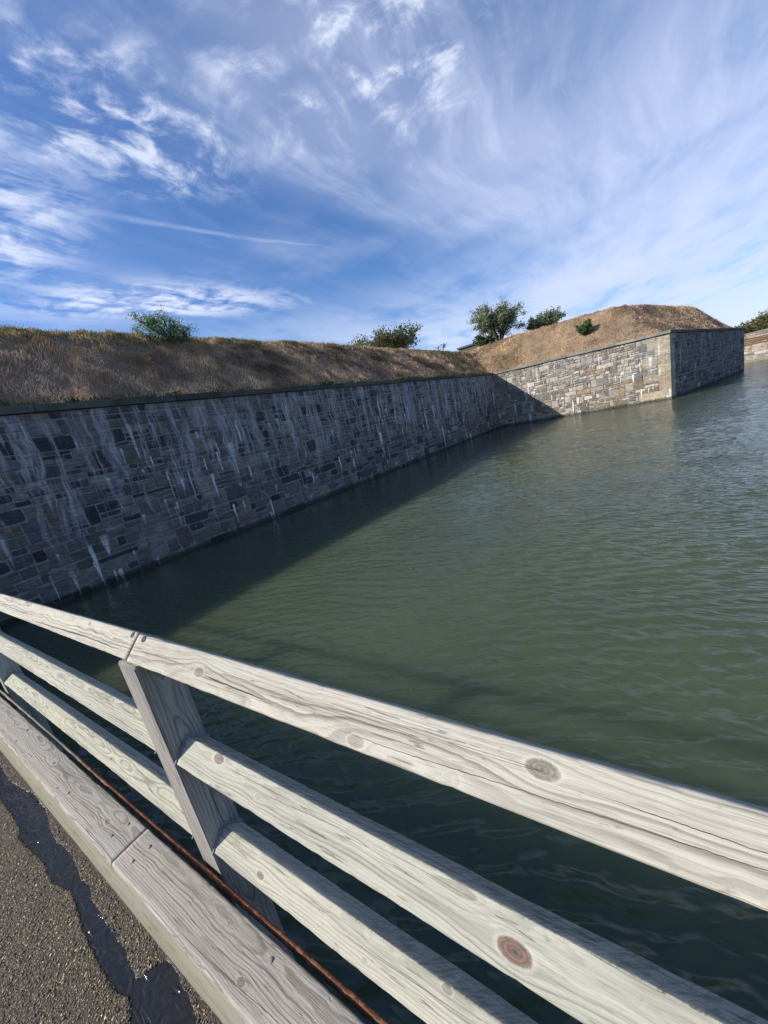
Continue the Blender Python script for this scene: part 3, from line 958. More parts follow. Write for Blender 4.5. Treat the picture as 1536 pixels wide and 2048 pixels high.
# ledge at the foot of the outer wall
M_led = simple_mat('ledge_stone', (.30, .27, .21), (.36, .32, .25), 1.2)
led = link_mesh('ledge', [(84.6, -70, -.3), (85.98, -70, -.3), (85.98, -70, .42), (84.6, -70, .36), (84.6, 60, -.3), (85.98, 60, -.3), (85.98, 60, .42), (84.6, 60, .36)],
                [(0, 1, 2, 3), (4, 7, 6, 5), (0, 4, 5, 1), (1, 5, 6, 2), (2, 6, 7, 3), (3, 7, 4, 0)], M_led)
tag(led, 'pale stone ledge at the waterline below the outer wall', 'ledge', None, 'structure')


def box(bm, x0, x1, y0, y1, z0, z1):
    v = [bm.verts.new((x, y, z)) for x in (x0, x1) for y in (y0, y1) for z in (z0, z1)]
    for f in ((0, 1, 3, 2), (4, 6, 7, 5), (0, 4, 5, 1), (2, 3, 7, 6), (0, 2, 6, 4), (1, 5, 7, 3)):
        bm.faces.new([v[i] for i in f])


def bm_obj(name, bm, mat, parent=None, loc=None, bev=0.0, smooth=False):
    bmesh.ops.recalc_face_normals(bm, faces=bm.faces)
    if bev:
        bmesh.ops.bevel(bm, geom=[e for e in bm.edges if len(e.link_faces) == 2 and e.calc_face_angle(0) > 0.6], offset=bev, segments=2, affect='EDGES')
    me = bpy.data.meshes.new(name); bm.to_mesh(me); bm.free()
    if smooth: me.polygons.foreach_set('use_smooth', np.ones(len(me.polygons), dtype=bool))
    o = bpy.data.objects.new(name, me); COL.objects.link(o)
    if mat: me.materials.append(mat)
    if parent: o.parent = parent
    if loc is not None: o.location = loc
    return o


M_fence = simple_mat('rusty_brown_boards', (.16, .085, .045), (.24, .14, .075), 2.0, stretch=(1, .2, 3))
M_fpost = simple_mat('pale_post', (.5, .46, .38), (.6, .55, .45), 3.0)
fence = empty('board_fence', (86.6, -20, 2.5)); tag(fence, 'rust brown board fence standing on the low outer wall, far right', 'fence')
for k in range(4):
    bm = bmesh.new(); box(bm, -.03, .03, -30, 30, .06 + k * .30, .06 + k * .30 + .235)
    bm_obj('board', bm, M_fence, fence)
for k in range(-6, 7):
    bm = bmesh.new(); box(bm, -.13, -.034, k * 4.2 - .06, k * 4.2 + .06, -.02, 1.25)
    bm_obj('post', bm, M_fpost, fence)

# ------------------------------------------------------------------ trees and shrubs
mt_leaf, g, out = mat_new('leaves')
tone = g.n('ShaderNodeVertexColor', layer_name='tone').outputs[0]
gl = g.n('ShaderNodeBsdfPrincipled', {'Base Color': tone, 'Roughness': 0.55})
tl = g.n('ShaderNodeBsdfTranslucent', {'Color': g.mix(1.0, tone, (1.1, 1.4, .6), 'MULTIPLY')})
mxs = g.n('ShaderNodeMixShader', {0: 0.38, 1: gl.outputs[0], 2: tl.outputs[0]})
g.t.links.new(mxs.outputs[0], out.inputs[0])
M_bark = simple_mat('bark', (.05, .042, .035), (.09, .08, .065), 8.0, stretch=(1, 1, .3))


def tube(V, F, pts, rads, seg=6):
    b0 = len(V)
    for i, (p, r_) in enumerate(zip(pts, rads)):
        p = np.array(p)
        t = np.array(pts[min(i + 1, len(pts) - 1)]) - np.array(pts[max(i - 1, 0)])
        t = t / (np.linalg.norm(t) + 1e-9)
        a = np.cross(t, [0.3, 0.8, 0.2]); a /= np.linalg.norm(a) + 1e-9
        b = np.cross(t, a)
        for k in range(seg):
            th = 2 * math.pi * k / seg
            V.append(p + (a * math.cos(th) + b * math.sin(th)) * r_)
    for i in range(len(pts) - 1):
        for k in range(seg):
            F.append((b0 + i * seg + k, b0 + i * seg + (k + 1) % seg, b0 + (i + 1) * seg + (k + 1) % seg, b0 + (i + 1) * seg + k))


def plant(name, label, cat, loc, spread, height, seed, nstem, leaf, nleaf, base_tone, stem_r=0.05, clear=0.15, lean=(0, 0), group=None, gap=0.5, up=0.6, part='crown'):
    """stems that fork two or three times; leaves gather round the end twigs, so the outline stays ragged"""
    rs = np.random.RandomState(seed)
    root = empty(name, loc); tag(root, label, cat, group)
    V = []; F = []; tips = []
    for k in range(nstem):
        az = 2 * math.pi * k / nstem + rs.uniform(-.5, .5)
        el = rs.uniform(.25, 1.0)
        tgt = np.array([math.cos(az) * spread * .5 * el + lean[0] * height, math.sin(az) * spread * .5 * el + lean[1] * height, height * (clear + (1 - clear) * rs.uniform(.45, .85) * (1.1 - .35 * el))])
        b = np.array([rs.uniform(-.12, .12) * spread * .3, rs.uniform(-.12, .12) * spread * .3, -.15])
        mid = b + (tgt - b) * .5 + np.array([rs.randn() * .04 * spread, rs.randn() * .04 * spread, height * .10])
        tube(V, F, [b, mid, tgt], [stem_r, stem_r * .7, stem_r * .4])
        for q in range(10):
            t = rs.uniform(.30, 1.0)
            s0 = (mid + (tgt - mid) * (t * 2 - 1)) if t > .5 else (b + (mid - b) * t * 2)
            dv = np.array([math.cos(az) * .6 + rs.randn() * .6, math.sin(az) * .6 + rs.randn() * .6, up + rs.randn() * .35])
            dv /= np.linalg.norm(dv)
            l_ = spread * rs.uniform(.12, .26)
            e1 = s0 + dv * l_
            e1[2] = max(min(e1[2], height * rs.uniform(.85, 1.0)), height * clear * rs.uniform(.5, 1.2))
            tube(V, F, [s0, (s0 + e1) / 2 + rs.randn(3) * .02 * spread, e1], [stem_r * .35, stem_r * .25, stem_r * .12], 4)
            for w_ in range(3):
                dv2 = dv + rs.randn(3) * .55; dv2[2] += up * .3; dv2 /= np.linalg.norm(dv2)
                e2 = e1 + dv2 * spread * rs.uniform(.05, .14)
                tube(V, F, [e1, e2], [stem_r * .12, stem_r * .05], 3)
                tips.append((e1, e2))
    link_mesh('trunk', V, F, M_bark, root)
    tips = np.array(tips)
    n = nleaf
    ti = rs.randint(0, len(tips), n)
    tt = rs.uniform(-.3, 1.15, n)[:, None]
    c = tips[ti, 0] * (1 - tt) + tips[ti, 1] * tt + rs.randn(n, 3) * spread * .03
    a = rs.randn(n, 3); a[:, 2] = np.abs(a[:, 2]) * .8 + .2; a /= np.linalg.norm(a, axis=1)[:, None]
    b = np.cross(a, rs.randn(n, 3)); b /= np.linalg.norm(b, axis=1)[:, None]
    sz = leaf * rs.uniform(.6, 1.4, n)[:, None]
    v = np.stack([c, c + a * sz * .5 + b * sz * .3, c + a * sz, c + a * sz * .5 - b * sz * .3], 1).reshape(-1, 3)
    Fq = np.arange(n * 4).reshape(-1, 4)
    o = link_mesh(part, v, Fq, mt_leaf, root)
    tcl = rs.uniform(.65, 1.35, len(tips))[ti]
    tn = np.array(base_tone)[None] * (rs.uniform(.6, 1.5, n) * tcl)[:, None]
    tn[:, 0] *= rs.uniform(.8, 1.4, n)
    vcol(o.data, np.repeat(tn, 4, axis=0))
    return root


GRN = (.17, .215, .14)


def at_mound(x, y): return float(mound_z(np.array([x]), np.array([y]))[0])


plant('shrub', 'wind-blown leafy green shrub alone on the crest of the shaded bank', 'shrub', (11.5, 17.75, at_mound(11.5, 17.75) - .3), 2.2, 1.75, 3, 13, .075, 5200, (.13, .20, .13), .022, .0, lean=(-.18, .12), up=.9)
plant('bush', 'wide dark bush showing over the middle of the bank', 'bush', (42.0, 23.6, 9.2), 7.2, 3.5, 7, 16, .24, 9500, (.115, .13, .08), .05, .35, up=1.0)
plant('tree', 'round-crowned tree with several trunks, tallest on the skyline', 'tree', (48.4, 12.1, 9.15), 5.5, 4.35, 31, 13, .19, 9000, GRN, .13, .44, up=.35)
plant('shrub', 'low spreading shrub on the skyline just right of the tall tree', 'shrub', (50.8, 7.5, 8.5), 4.0, 2.7, 13, 12, .18, 6500, (.16, .21, .13), .05, .1, up=.8)
plant('shrub', 'small round green shrub growing on the sunlit grass slope', 'shrub', (42.75, 2.88, at_mound(42.75, 2.88) - .2), 1.5, 1.55, 17, 9, .12, 3000, (.09, .15, .05), .02, .0, up=.8)
plant('shrub', 'low leafy shrub tucked under the left of the tall tree', 'shrub', (48.6, 14.0, 8.8), 3.0, 1.9, 19, 8, .22, 1600, (.05, .085, .035), .03, .05)
plant('weed_sprig', 'thin sprigs poking above the bank left of the tall tree', 'weeds', (40.5, 16.2, 9.1), 1.5, .75, 23, 5, .14, 90, (.07, .09, .04), .015, .1, up=1.0)
for k, (yy, hh, sp, lab) in enumerate(((-17.2, 2.6, 5.5, 'yellow-green bush next to the bastion point, leftmost of the row beyond the outer wall'),
                                       (-19.6, 3.4, 6.0, 'tall olive bush, middle of the row beyond the outer wall'),
                                       (-22.6, 3.9, 7.0, 'large olive bush at the right edge, beyond the outer wall'),
                                       (-27.5, 3.6, 8.0, 'bush past the right edge beyond the outer wall'))):
    plant('bush', lab, 'bush', (94.0 + k * .8, yy, 3.2), sp, hh, 40 + k, 10, .30, 3600, (.11, .12, .045), .05, .05, up=.6)

# dark flat roof edge of a small building behind the bank
M_slab = simple_mat('roof_slab', (.10, .10, .10), (.15, .15, .14), 2.0)
sl = empty('shelter', (50.5, 16.2, 6.8)); tag(sl, 'low flat grey roof edge behind the dip in the bank', 'building')
bm = bmesh.new(); box(bm, -.9, .9, -1.4, 1.4, 0, 3.35); bm_obj('wall', bm, M_slab, sl)
bm = bmesh.new(); box(bm, -1.1, 1.1, -1.6, 1.6, 3.352, 3.55); bm_obj('roof', bm, M_slab, sl)
#@@BRIDGE@@
# ------------------------------------------------------------------ the timber bridge
S = 0.063               # half diagonal of a 4x4 rail set on edge
RX = 7.0 * S
Z_TOP, Z_M1, Z_M2 = CAM_H - 8.8 * S, CAM_H - 15.2 * S, CAM_H - 21.7 * S
KF = 1.165
DECK = CAM_H - 1.6 * KF


def wood(name, light, dark, pith=(0.01, -0.07), freq=120.0, knots=(), cracks=(), tint=(0.62, 0.66, 0.52), tint_amt=0.35,
         seed=0.0, saw=0.0, wave_amt=0.022, grain=0.80, rot=0, bump=0.8, face='z', wrel=1.0):
    """sawn softwood, length along local y: growth rings cut by the face, knots that turn the grain, checks, weathering.
    knots: (y, x, radius, darkness[, reddish]); cracks: (y0, y1, x0, x1, width)"""
    mt, g, out = mat_new(name)
    co = g.n('ShaderNodeTexCoord').outputs['Object']
    x, y, z = g.sep(co)
    if rot:   # pith runs below another face
        x, z = z, x
    y = g.add(y, 0.0)
    ys = g.add(y, seed)
    lo = g.comb(g.mul(x, 3.0), g.mul(ys, 1.3), g.mul(z, 3.0))
    wa = g.sub(g.noise(lo, 1.0, 2.0, 0.5), 0.5)
    lo2 = g.comb(g.mul(x, 7.0), g.add(g.mul(ys, 4.0), 9.0), g.mul(z, 7.0))
    wb = g.sub(g.noise(lo2, 1.0, 2.0, 0.5), 0.5)
    xe = x
    kmask = None; kring = None; kring_w = None; kred = None
    kn_n = g.noise(g.comb(g.mul(x, 160.0), g.mul(ys, 160.0), 0.0), 1.0, 3.0, 0.6)
    for kn in knots:
        ky, kx, kr, kd = kn[:4]
        red = kn[4] if len(kn) > 4 else 0.0
        ddx = g.sub(x, kx)
        u = g.mul(g.sub(y, ky), 0.56 / kr)
        v = g.mul(ddx, 1.05 / kr)
        d = g.math('SQRT', g.add(g.mul(u, u), g.mul(v, v)))
        dw = g.add(g.mul(d, 1.12), g.add(g.mul(wb, 0.9), g.mul(g.sub(kn_n, .5), .30)))
        u2 = g.mul(g.sub(y, ky), 0.21 / kr)
        v2 = g.mul(ddx, 0.46 / kr)
        bend = g.math('POWER', 2.718, g.mul(g.add(g.mul(u2, u2), g.mul(v2, v2)), -1.0))
        xe = g.sub(xe, g.mul(g.mul(bend, ddx), 0.86))
        ang = g.math('ARCTAN2', v, u)
        rad = g.noise(g.comb(g.mul(ang, 2.2), g.mul(dw, .7), kx * 90 + 3.0), 1.0, 3.0, .65)
        mk = g.step(dw, 1.12, 0.82)
        halo = g.mul(g.step(dw, 1.45, 1.05), g.sub(1.0, mk))
        rim = g.mul(g.mul(g.step(dw, 0.74, 0.92), mk), g.add(.35, g.mul(g.step(rad, .35, .6), 1.1)))
        rg = g.math('ABSOLUTE', g.sub(g.math('FRACT', g.mul(dw, 3.0)), 0.5))
        star = g.step(kn_n, .42, .62)
        rgx = g.mul(mk, g.add(g.mul(g.step(rg, .12, .42), .55), g.add(g.mul(g.step(rad, .45, .70), .30), g.add(g.mul(rim, .45), g.mul(g.step(dw, .42, .05), .55)))))
        kmask = g.mul(mk, kd) if kmask is None else g.mx(kmask, g.mul(mk, kd))
        kring = halo if kring is None else g.mx(kring, halo)
        kring_w = rgx if kring_w is None else g.mx(kring_w, rgx)
        kred = g.mul(mk, red) if kred is None else g.mx(kred, g.mul(mk, red))
    rx = g.add(g.sub(xe, pith[0]), g.mul(wa, wave_amt * 2.4))
    rz = g.add(g.sub(z, pith[1]), g.add(g.mul(wb, wave_amt * 0.9), g.mul(wa, wave_amt * 1.6)))
    r = g.math('SQRT', g.add(g.mul(rx, rx), g.mul(rz, rz)))
    fib = g.noise(g.comb(g.mul(x, 520.0), g.mul(ys, 9.0), g.mul(z, 520.0)), 1.0, 3.0, 0.6)
    fib2 = g.noise(g.comb(g.mul(x, 120.0), g.mul(ys, 3.0), g.mul(z, 120.0)), 1.0, 4.0, 0.65)
    ph = g.add(g.mul(r, freq), g.mul(g.sub(fib2, 0.5), 0.5))
    fr = g.math('FRACT', ph)
    late = g.mul(g.step(fr, 0.42, 0.86), g.step(fr, 1.0, 0.93))
    late2 = g.mul(g.step(g.math('FRACT', g.add(g.mul(r, freq * 2.7), g.mul(fib2, .6))), 0.45, 0.95), 0.22)
    ringid = g.math('FLOOR', ph)
    rv = g.n('ShaderNodeTexWhiteNoise', {'Vector': g.comb(ringid, 3.0, seed)}, noise_dimensions='3D').outputs['Value']
    late = g.mx(g.mul(late, g.lin(rv, 0, 1, 0.30, 1.0)), late2)
    late = g.mul(late, g.step(fib, .25, .6, .62, 1.0))
    blot = g.noise(g.comb(g.mul(x, 14.0), g.mul(ys, 2.2), g.mul(z, 14.0)), 1.0, 4.0, 0.6)
    blot2 = g.noise(g.comb(g.mul(x, 9.0), g.add(g.mul(ys, 1.4), 5.0), g.mul(z, 9.0)), 1.0, 3.0, 0.6)
    fade = g.step(blot, 0.22, 0.58, 0.5, 1.0)
    col = g.mix(g.mul(g.mul(late, grain), fade), light, dark)
    col = g.mix(g.mul(g.step(blot2, 0.45, 0.75), tint_amt), col, g.mix(1.0, col, tuple(t * 1.35 for t in tint), 'MULTIPLY'))
    col = g.mix(g.mul(g.step(blot, 0.58, 0.85), 0.45), col, g.mix(1.0, col, (.72, .66, .62), 'MULTIPLY'))
    col = g.mix(g.mul(g.step(fib, 0.52, 0.78), 0.30), col, tuple(min(.8, a * 1.25) for a in light))
    col = g.mix(g.mul(g.step(fib, 0.49, 0.24), 0.60), col, dark)
    grey = g.noise(g.comb(g.mul(x, 30.0), g.mul(ys, 1.1), g.mul(z, 30.0)), 1.0, 5.0, 0.7)
    col = g.mix(g.mul(g.step(grey, 0.46, 0.66), 0.60), col, g.mix(1.0, col, (.62, .62, .63), 'MULTIPLY'))
    pk_ = g.noise(g.comb(g.mul(x, 11.0), g.add(g.mul(ys, 2.6), 31.0), g.mul(z, 11.0)), 1.0, 3.0, 0.6)
    col = g.mix(g.mul(g.step(pk_, 0.52, 0.74), 0.30), col, g.mix(1.0, col, (1.0, .86, .80), 'MULTIPLY'))
    bleach = g.step(blot2, 0.48, 0.25)
    col = g.mix(g.mul(bleach, .45), col, g.mix(1.0, col, (1.28, 1.27, 1.22), 'MULTIPLY'))
    dirt = g.noise(g.comb(g.mul(x, 60.0), g.mul(ys, 22.0), g.mul(z, 60.0)), 1.0, 5.0, 0.75)
    col = g.mix(g.mul(g.step(dirt, 0.60, 0.72), 0.45), col, tuple(.8 * a for a in dark))
    cross = g.noise(g.comb(g.mul(x, 10.0), g.mul(ys, 260.0), g.mul(z, 10.0)), 1.0, 2.0, 0.5)
    hgt = g.add(g.mul(late, 0.5 * wrel), g.add(g.mul(fib, 0.75), g.add(g.mul(fib2, 0.6), g.mul(cross, .10))))
    if kmask is not None:
        kc = g.mix(kring_w, (.215, .19, .155), (.045, .037, .031))
        kc = g.mix(g.mul(g.step(fib2, .35, .65), .5), kc, (.34, .31, .26))
        kc = g.mix(g.mul(kred, .8), kc, g.mix(kring_w, (.20, .095, .062), (.06, .04, .034)))
        col = g.mix(g.mul(kring, 0.55), col, tuple(min(.75, a * 1.12) for a in light))
        col = g.mix(kmask, col, kc)
        hgt = g.sub(hgt, g.mul(kring, 0.2))
        hgt = g.add(hgt, g.mul(kring_w, .4))
    # long drying checks
    cm = None
    for (y0, y1, x0, x1, wd) in cracks:
        t = g.lin(y, y0, y1, 0.0, 1.0)
        cx = g.add(g.lin(y, y0, y1, x0, x1), g.mul(g.add(g.mul(wa, 0.5), g.mul(wb, 0.22)), 0.035))
        cx = g.add(cx, g.mul(g.sub(g.noise(g.comb(g.mul(ys, 45.0), x0 * 50, 0.0), 1.0, 3.0, .6), .5), 0.004))
        taper = g.mul(g.step(t, 0.0, 0.25), g.step(t, 1.0, 0.75))
        c_ = g.mul(g.step(g.math('ABSOLUTE', g.sub(x, cx)), g.mul(taper, wd), g.mul(taper, wd * 0.35)), g.step(taper, 0.02, 0.1))
        cm = c_ if cm is None else g.mx(cm, c_)
    hair = g.noise(g.comb(g.mul(x, 75.0), g.mul(ys, 1.7), g.mul(z, 75.0)), 1.0, 2.0, 0.5)
    hair = g.step(g.math('ABSOLUTE', g.sub(hair, 0.62)), 0.010, 0.002)
    col = g.mix(g.mul(hair, 0.45), col, tuple(.35 * a for a in dark))
    hgt = g.sub(hgt, g.mul(hair, 0.9))
    if cm is not None:
        col = g.mix(g.mul(g.mul(cm, .85), g.step(fib2, .30, .55, .35, 1.0)), col, (.03, .024, .02))
        hgt = g.sub(hgt, g.mul(cm, 3.0))
    if saw:
        sx = g.math('ABSOLUTE', g.mul(g.n('ShaderNodeNewGeometry').outputs['Normal'], 1.0)) if False else None
        sn = g.noise(g.comb(g.mul(g.add(ys, g.mul(z, -0.6)), 130.0), g.mul(x, 4.0), g.mul(z, 26.0)), 1.0, 3.0, 0.6)
        saw_n = 0
        onx = g.step(x, 0.040, 0.043) if not rot else g.step(z, 0.040, 0.043)
        onx = g.mul(onx, g.step(blot2, .34, .62, .15, 1.0))
        hgt = g.add(hgt, g.mul(g.mul(sn, onx), 3.0 * saw))
        col = g.mix(g.mul(g.mul(onx, g.step(sn, 0.55, 0.40)), 0.45), col, tuple(.6 * a for a in dark))
    hn = g.n('ShaderNodeBump', {'Height': hgt, 'Strength': bump, 'Distance': 0.0022})
    pr = g.n('ShaderNodeBsdfPrincipled', {'Base Color': col, 'Roughness': 0.78, 'Normal': hn.outputs[0]})
    pr.inputs['Specular IOR Level'].default_value = 0.3
    g.t.links.new(pr.outputs[0], out.inputs[0])
    return mt


def timber(name, y0, y1, wx, wz, mat, parent, loc, roty=0.0, seed=1, round_=0.006, wear=0.0024, dy=0.018, cuts=()):
    """a sawn beam along local y with worn, slightly uneven arrises"""
    rs = random.Random(seed)
    n = max(2, int((y1 - y0) / dy))
    prof = []
    hx, hz = wx / 2, wz / 2
    for sx, sz in ((-1, -1), (1, -1), (1, 1), (-1, 1)):
        cx, cz = sx * (hx - round_), sz * (hz - round_)
        a0 = {(-1, -1): 180, (1, -1): 270, (1, 1): 0, (-1, 1): 90}[(sx, sz)]
        for k in range(4):
            th = R(a0 + k * 30)
            prof.append((cx + round_ * math.cos(th), cz + round_ * math.sin(th), k))
    m_ = len(prof)
    V = []; F = []
    s1 = rs.uniform(0, 99)
    for i in range(n + 1):
        y = y0 + (y1 - y0) * i / n
        for q, (a, b, k) in enumerate(prof):
            ci = q // 4
            wv2 = (float(vnoise(y * 9.0 + ci * 31.7, s1, 3)) - .5) * wear * 1.6 + (max(0, float(vnoise(y * 38.0 + ci * 11.7, s1, 6)) - .62)) * wear * 3.0 + (float(vnoise(y * 1.1 + ci * 17.1, s1 + 5, 4)) - .5) * wear * 2
            d = math.hypot(a, b)
            V.append((a - a / d * abs(wv2), y, b - b / d * abs(wv2)))
    for i in range(n):
        for q in range(m_):
            q2 = (q + 1) % m_
            F.append((i * m_ + q, i * m_ + q2, (i + 1) * m_ + q2, (i + 1) * m_ + q))
    F.append(tuple(range(m_ - 1, -1, -1))); F.append(tuple(n * m_ + q for q in range(m_)))
    o = link_mesh(name, V, F, mat, parent, loc=loc)
    me = o.data
    sm = np.zeros(len(me.polygons), bool); sm[:-2] = True
    me.polygons.foreach_set('use_smooth', sm)
    o.rotation_euler = (0, roty, 0)
    return o


LGT = (.49, .47, .395); DRK = (.105, .088, .066)
GLT = (.445, .44, .37); GDK = (.105, .10, .07)
rail_root = empty('guardrail', (RX, 1.42, DECK))
tag(rail_root, 'weathered timber bridge railing of three rails set on edge between posts', 'railing')


def P_(x, y, z): return (x - RX, y - 1.42, z - DECK)


ED = 0.0891
POSTS = (-4.74, -1.66, 1.416, 4.45, 7.5, 10.5, 13.4)
RT = R(-45)


def fx(t): return (t - .5) * ED     # 0 = left arris, 1 = ridge


# top rail: joint over the post at y = 1.40
M_topR = wood('wood_top_rail', LGT, DRK, (-.035, -.015), 150, knots=((.993, fx(.43), .0125, .75), (.127, fx(.70), .014, .85), (.448, fx(.17), .012, .35)),
              cracks=((.98, .70, fx(.43), fx(.30), .0016), (1.35, 1.06, fx(.45), fx(.50), .0007), (.55, -.25, fx(.25), fx(.42), .0006), (.09, -.3, fx(.60), fx(.50), .0006)), seed=2.3, tint_amt=.25, tint=(.72, .76, .66))
M_topL = wood('wood_top_rail_far', LGT, DRK, (.03, .0), 150, knots=((1.80, fx(.8), .010, .6), (2.95, fx(.8), .010, .6), (2.3, fx(.3), .008, .3)),
              cracks=((2.5, 1.72, fx(.12), fx(.3), .0022), (2.05, 1.45, fx(.2), fx(.28), .002)), seed=7.7, tint_amt=.2, tint=(.75, .75, .68))
Y_J = 1.395
timber('top_rail', -5.0, -1.662, ED, ED, M_topR, rail_root, P_(RX, 0, Z_TOP + .001), RT, 8)
bm_t = timber('top_rail', -1.658, Y_J - .002, ED, ED, M_topR, rail_root, P_(RX, 0, Z_TOP), RT, 3, .006)
bm_l = timber('top_rail', Y_J + .002, 4.46, ED, ED, M_topL, rail_root, P_(RX, 0, Z_TOP + .004), RT, 4, .006)
M_gen = wood('wood_rail_general', LGT, DRK, (.03, -.02), 140, knots=((6.2, 0, .012, .7),), seed=4.1)
timber('top_rail', 4.464, 10.5, ED, ED, M_gen, rail_root, P_(RX, 0, Z_TOP + .003), RT, 5)
timber('top_rail', 10.504, 13.9, ED, ED, M_gen, rail_root, P_(RX, 0, Z_TOP + .003), RT, 6)
for o_ in (bm_t, bm_l):
    o_.location.y = 0 - 1.42

M_m1R = wood('wood_middle_rail', GLT, GDK, (.030, .0), 150, knots=((1.143, fx(.83), .016, .8, .5), (.215, fx(.41), .0175, .95, .85), (.93, fx(.45), .008, .2), (-.2, fx(.6), .01, .4)),
             cracks=((1.12, .78, fx(.70), fx(.78), .0007), (.95, .55, fx(.55), fx(.85), .0005)), seed=1.1, saw=1.0, tint=(.68, .80, .66), tint_amt=.40, wave_amt=.026)
M_m2R = wood('wood_lower_rail', (.45, .44, .365), GDK, (.035, -.01), 150, knots=((1.098, fx(.38), .012, .8, .3), (.43, fx(.9), .010, .6), (.66, fx(.3), .006, .3)),
             cracks=((1.3, 1.15, fx(.6), fx(.55), .0009), (.8, .3, fx(.5), fx(.7), .0006)), seed=5.9, saw=.35, tint=(.66, .78, .62), tint_amt=.35)
M_m1L = wood('wood_middle_rail_far', GLT, GDK, (.02, .01), 150, knots=((2.525, fx(.55), .010, .5), (3.15, fx(.8), .010, .5), (1.95, fx(.85), .011, .4), (3.7, fx(.65), .009, .4)), seed=9.4,
             cracks=((2.5, 1.9, fx(.6), fx(.65), .0006),), tint=(.68, .80, .60), tint_amt=.4, wave_amt=.030)
M_m2L = wood('wood_lower_rail_far', (.44, .435, .35), GDK, (.012, .012), 150, knots=((3.07, fx(.42), .011, .5), (2.835, fx(.6), .008, .85, .5), (2.30, fx(.43), .008, .85, .4), (3.6, fx(.4), .012, .4), (2.6, fx(.9), .01, .7)), seed=12.4,
             cracks=((2.9, 2.2, fx(.5), fx(.3), .0006),), tint=(.68, .80, .60), tint_amt=.45, wave_amt=.036)
bays = [(POSTS[i] + .066, POSTS[i + 1] - .066) for i in range(len(POSTS) - 1)]
M_plate = simple_mat('galvanised_plate', (.20, .26, .34), (.28, .33, .40), 30.0, rough=.5)


def plate(y, z, name='end_plate'):
    bm = bmesh.new(); box(bm, -ED / 2 - .004, ED / 2 + .004, -.0015, .0015, -ED / 2 - .004, ED / 2 + .004)
    o = bm_obj(name, bm, M_plate, None)
    o.rotation_euler = (0, RT, 0)
    return o


for bi, (ya, yb) in enumerate(bays):
    for (zz, nm, mR, mL) in ((Z_M1, 'middle_rail', M_m1R, M_m1L), (Z_M2, 'lower_rail', M_m2R, M_m2L)):
        mtl = mR if bi == 1 else (mL if bi == 2 else M_gen)
        r_ = timber(nm, ya + .004, yb - .004, ED, ED, mtl, rail_root, P_(RX, 0, zz), RT, 20 + bi, .005, .002)
        r_.location.y = -1.42
        for ye in (ya + .0022, yb - .0022):
            pl = plate(ye, zz)
            pl.rotation_euler = (0, 0, 0)
            pl.parent = r_
            pl.location = (0, ye, 0)

# posts, notched in a V for the top rail
PW, PD = 0.126, 0.128   # across the rail, along the rail


def post(y, mat, seed):
    zt = Z_TOP - .020
    zb = 0.62
    hx, hy = PW / 2, PD / 2
    out = [(-hx, zb), (hx, zb), (hx, zt + .0), (hx - .012, zt + .004), (.0, Z_TOP - S + .002), (-hx + .012, zt + .004), (-hx, zt)]
    bm = bmesh.new()
    nz = 1
    a = [bm.verts.new((x, -hy, z - DECK)) for x, z in out]
    b = [bm.verts.new((x, hy, z - DECK)) for x, z in out]
    bm.faces.new(a); bm.faces.new(b[::-1])
    n = len(out)
    for k in range(n): bm.faces.new((a[k], b[k], b[(k + 1) % n], a[(k + 1) % n]))
    bmesh.ops.recalc_face_normals(bm, faces=bm.faces)
    bmesh.ops.bevel(bm, geom=list(bm.edges), offset=.004, segments=2, affect='EDGES')
    me = bpy.data.meshes.new('post'); bm.to_mesh(me); bm.free()
    me.transform(Matrix.Rotation(R(-90), 4, 'X'))   # length along local y, so the grain runs up the post
    o = bpy.data.objects.new('post', me); COL.objects.link(o); o.parent = rail_root
    me.materials.append(mat)
    o.rotation_euler = (R(90), 0, 0)
    o.location = (0, y - 1.42, 0)
    return o


M_post = wood('wood_post', (.36, .345, .31), (.10, .095, .08), (.01, .02), 130, knots=((.40, .02, .012, .6),),
              cracks=((.85, .35, .0, .012, .0018),), seed=3.7, wave_amt=.034, tint=(.72, .78, .74), tint_amt=.4, grain=.8)
M_post2 = wood('wood_post_far', (.36, .38, .34), (.14, .15, .13), (.01, -.04), 120, seed=8.7, wave_amt=.03, tint=(.66, .80, .66), tint_amt=.5, grain=.8)
for i, y in enumerate(POSTS):
    post(y, M_post if i == 2 else M_post2, i)

# small dark bolt discs beside the top rail joint, countersink shade in their colour
M_dark = simple_mat('dark_iron_hole_shade', (.012, .012, .014), (.03, .028, .026), 60.0, rough=.55)  # near-black colour stands in for the shade inside bolt holes
M_bolt = simple_mat('dull_steel', (.22, .21, .22), (.34, .33, .34), 60.0, rough=.38)


def oncyl(name, r_, h, mat, parent, loc, rot, seg=14, dome=False):
    bm = bmesh.new()
    V0 = [bm.verts.new((r_ * math.cos(2 * math.pi * k / seg), r_ * math.sin(2 * math.pi * k / seg), -h)) for k in range(seg)]
    V1 = [bm.verts.new((r_ * math.cos(2 * math.pi * k / seg), r_ * math.sin(2 * math.pi * k / seg), h * (.35 if dome else 1))) for k in range(seg)]
    V2 = [bm.verts.new((r_ * .6 * math.cos(2 * math.pi * k / seg), r_ * .6 * math.sin(2 * math.pi * k / seg), h * (.9 if dome else 1))) for k in range(seg)]
    for k in range(seg):
        k2 = (k + 1) % seg
        bm.faces.new((V0[k], V0[k2], V1[k2], V1[k])); bm.faces.new((V1[k], V1[k2], V2[k2], V2[k]))
    bm.faces.new(V2); bm.faces.new(V0[::-1])
    o = bm_obj(name, bm, mat, parent, smooth=dome)
    o.location = loc; o.rotation_euler = rot
    return o


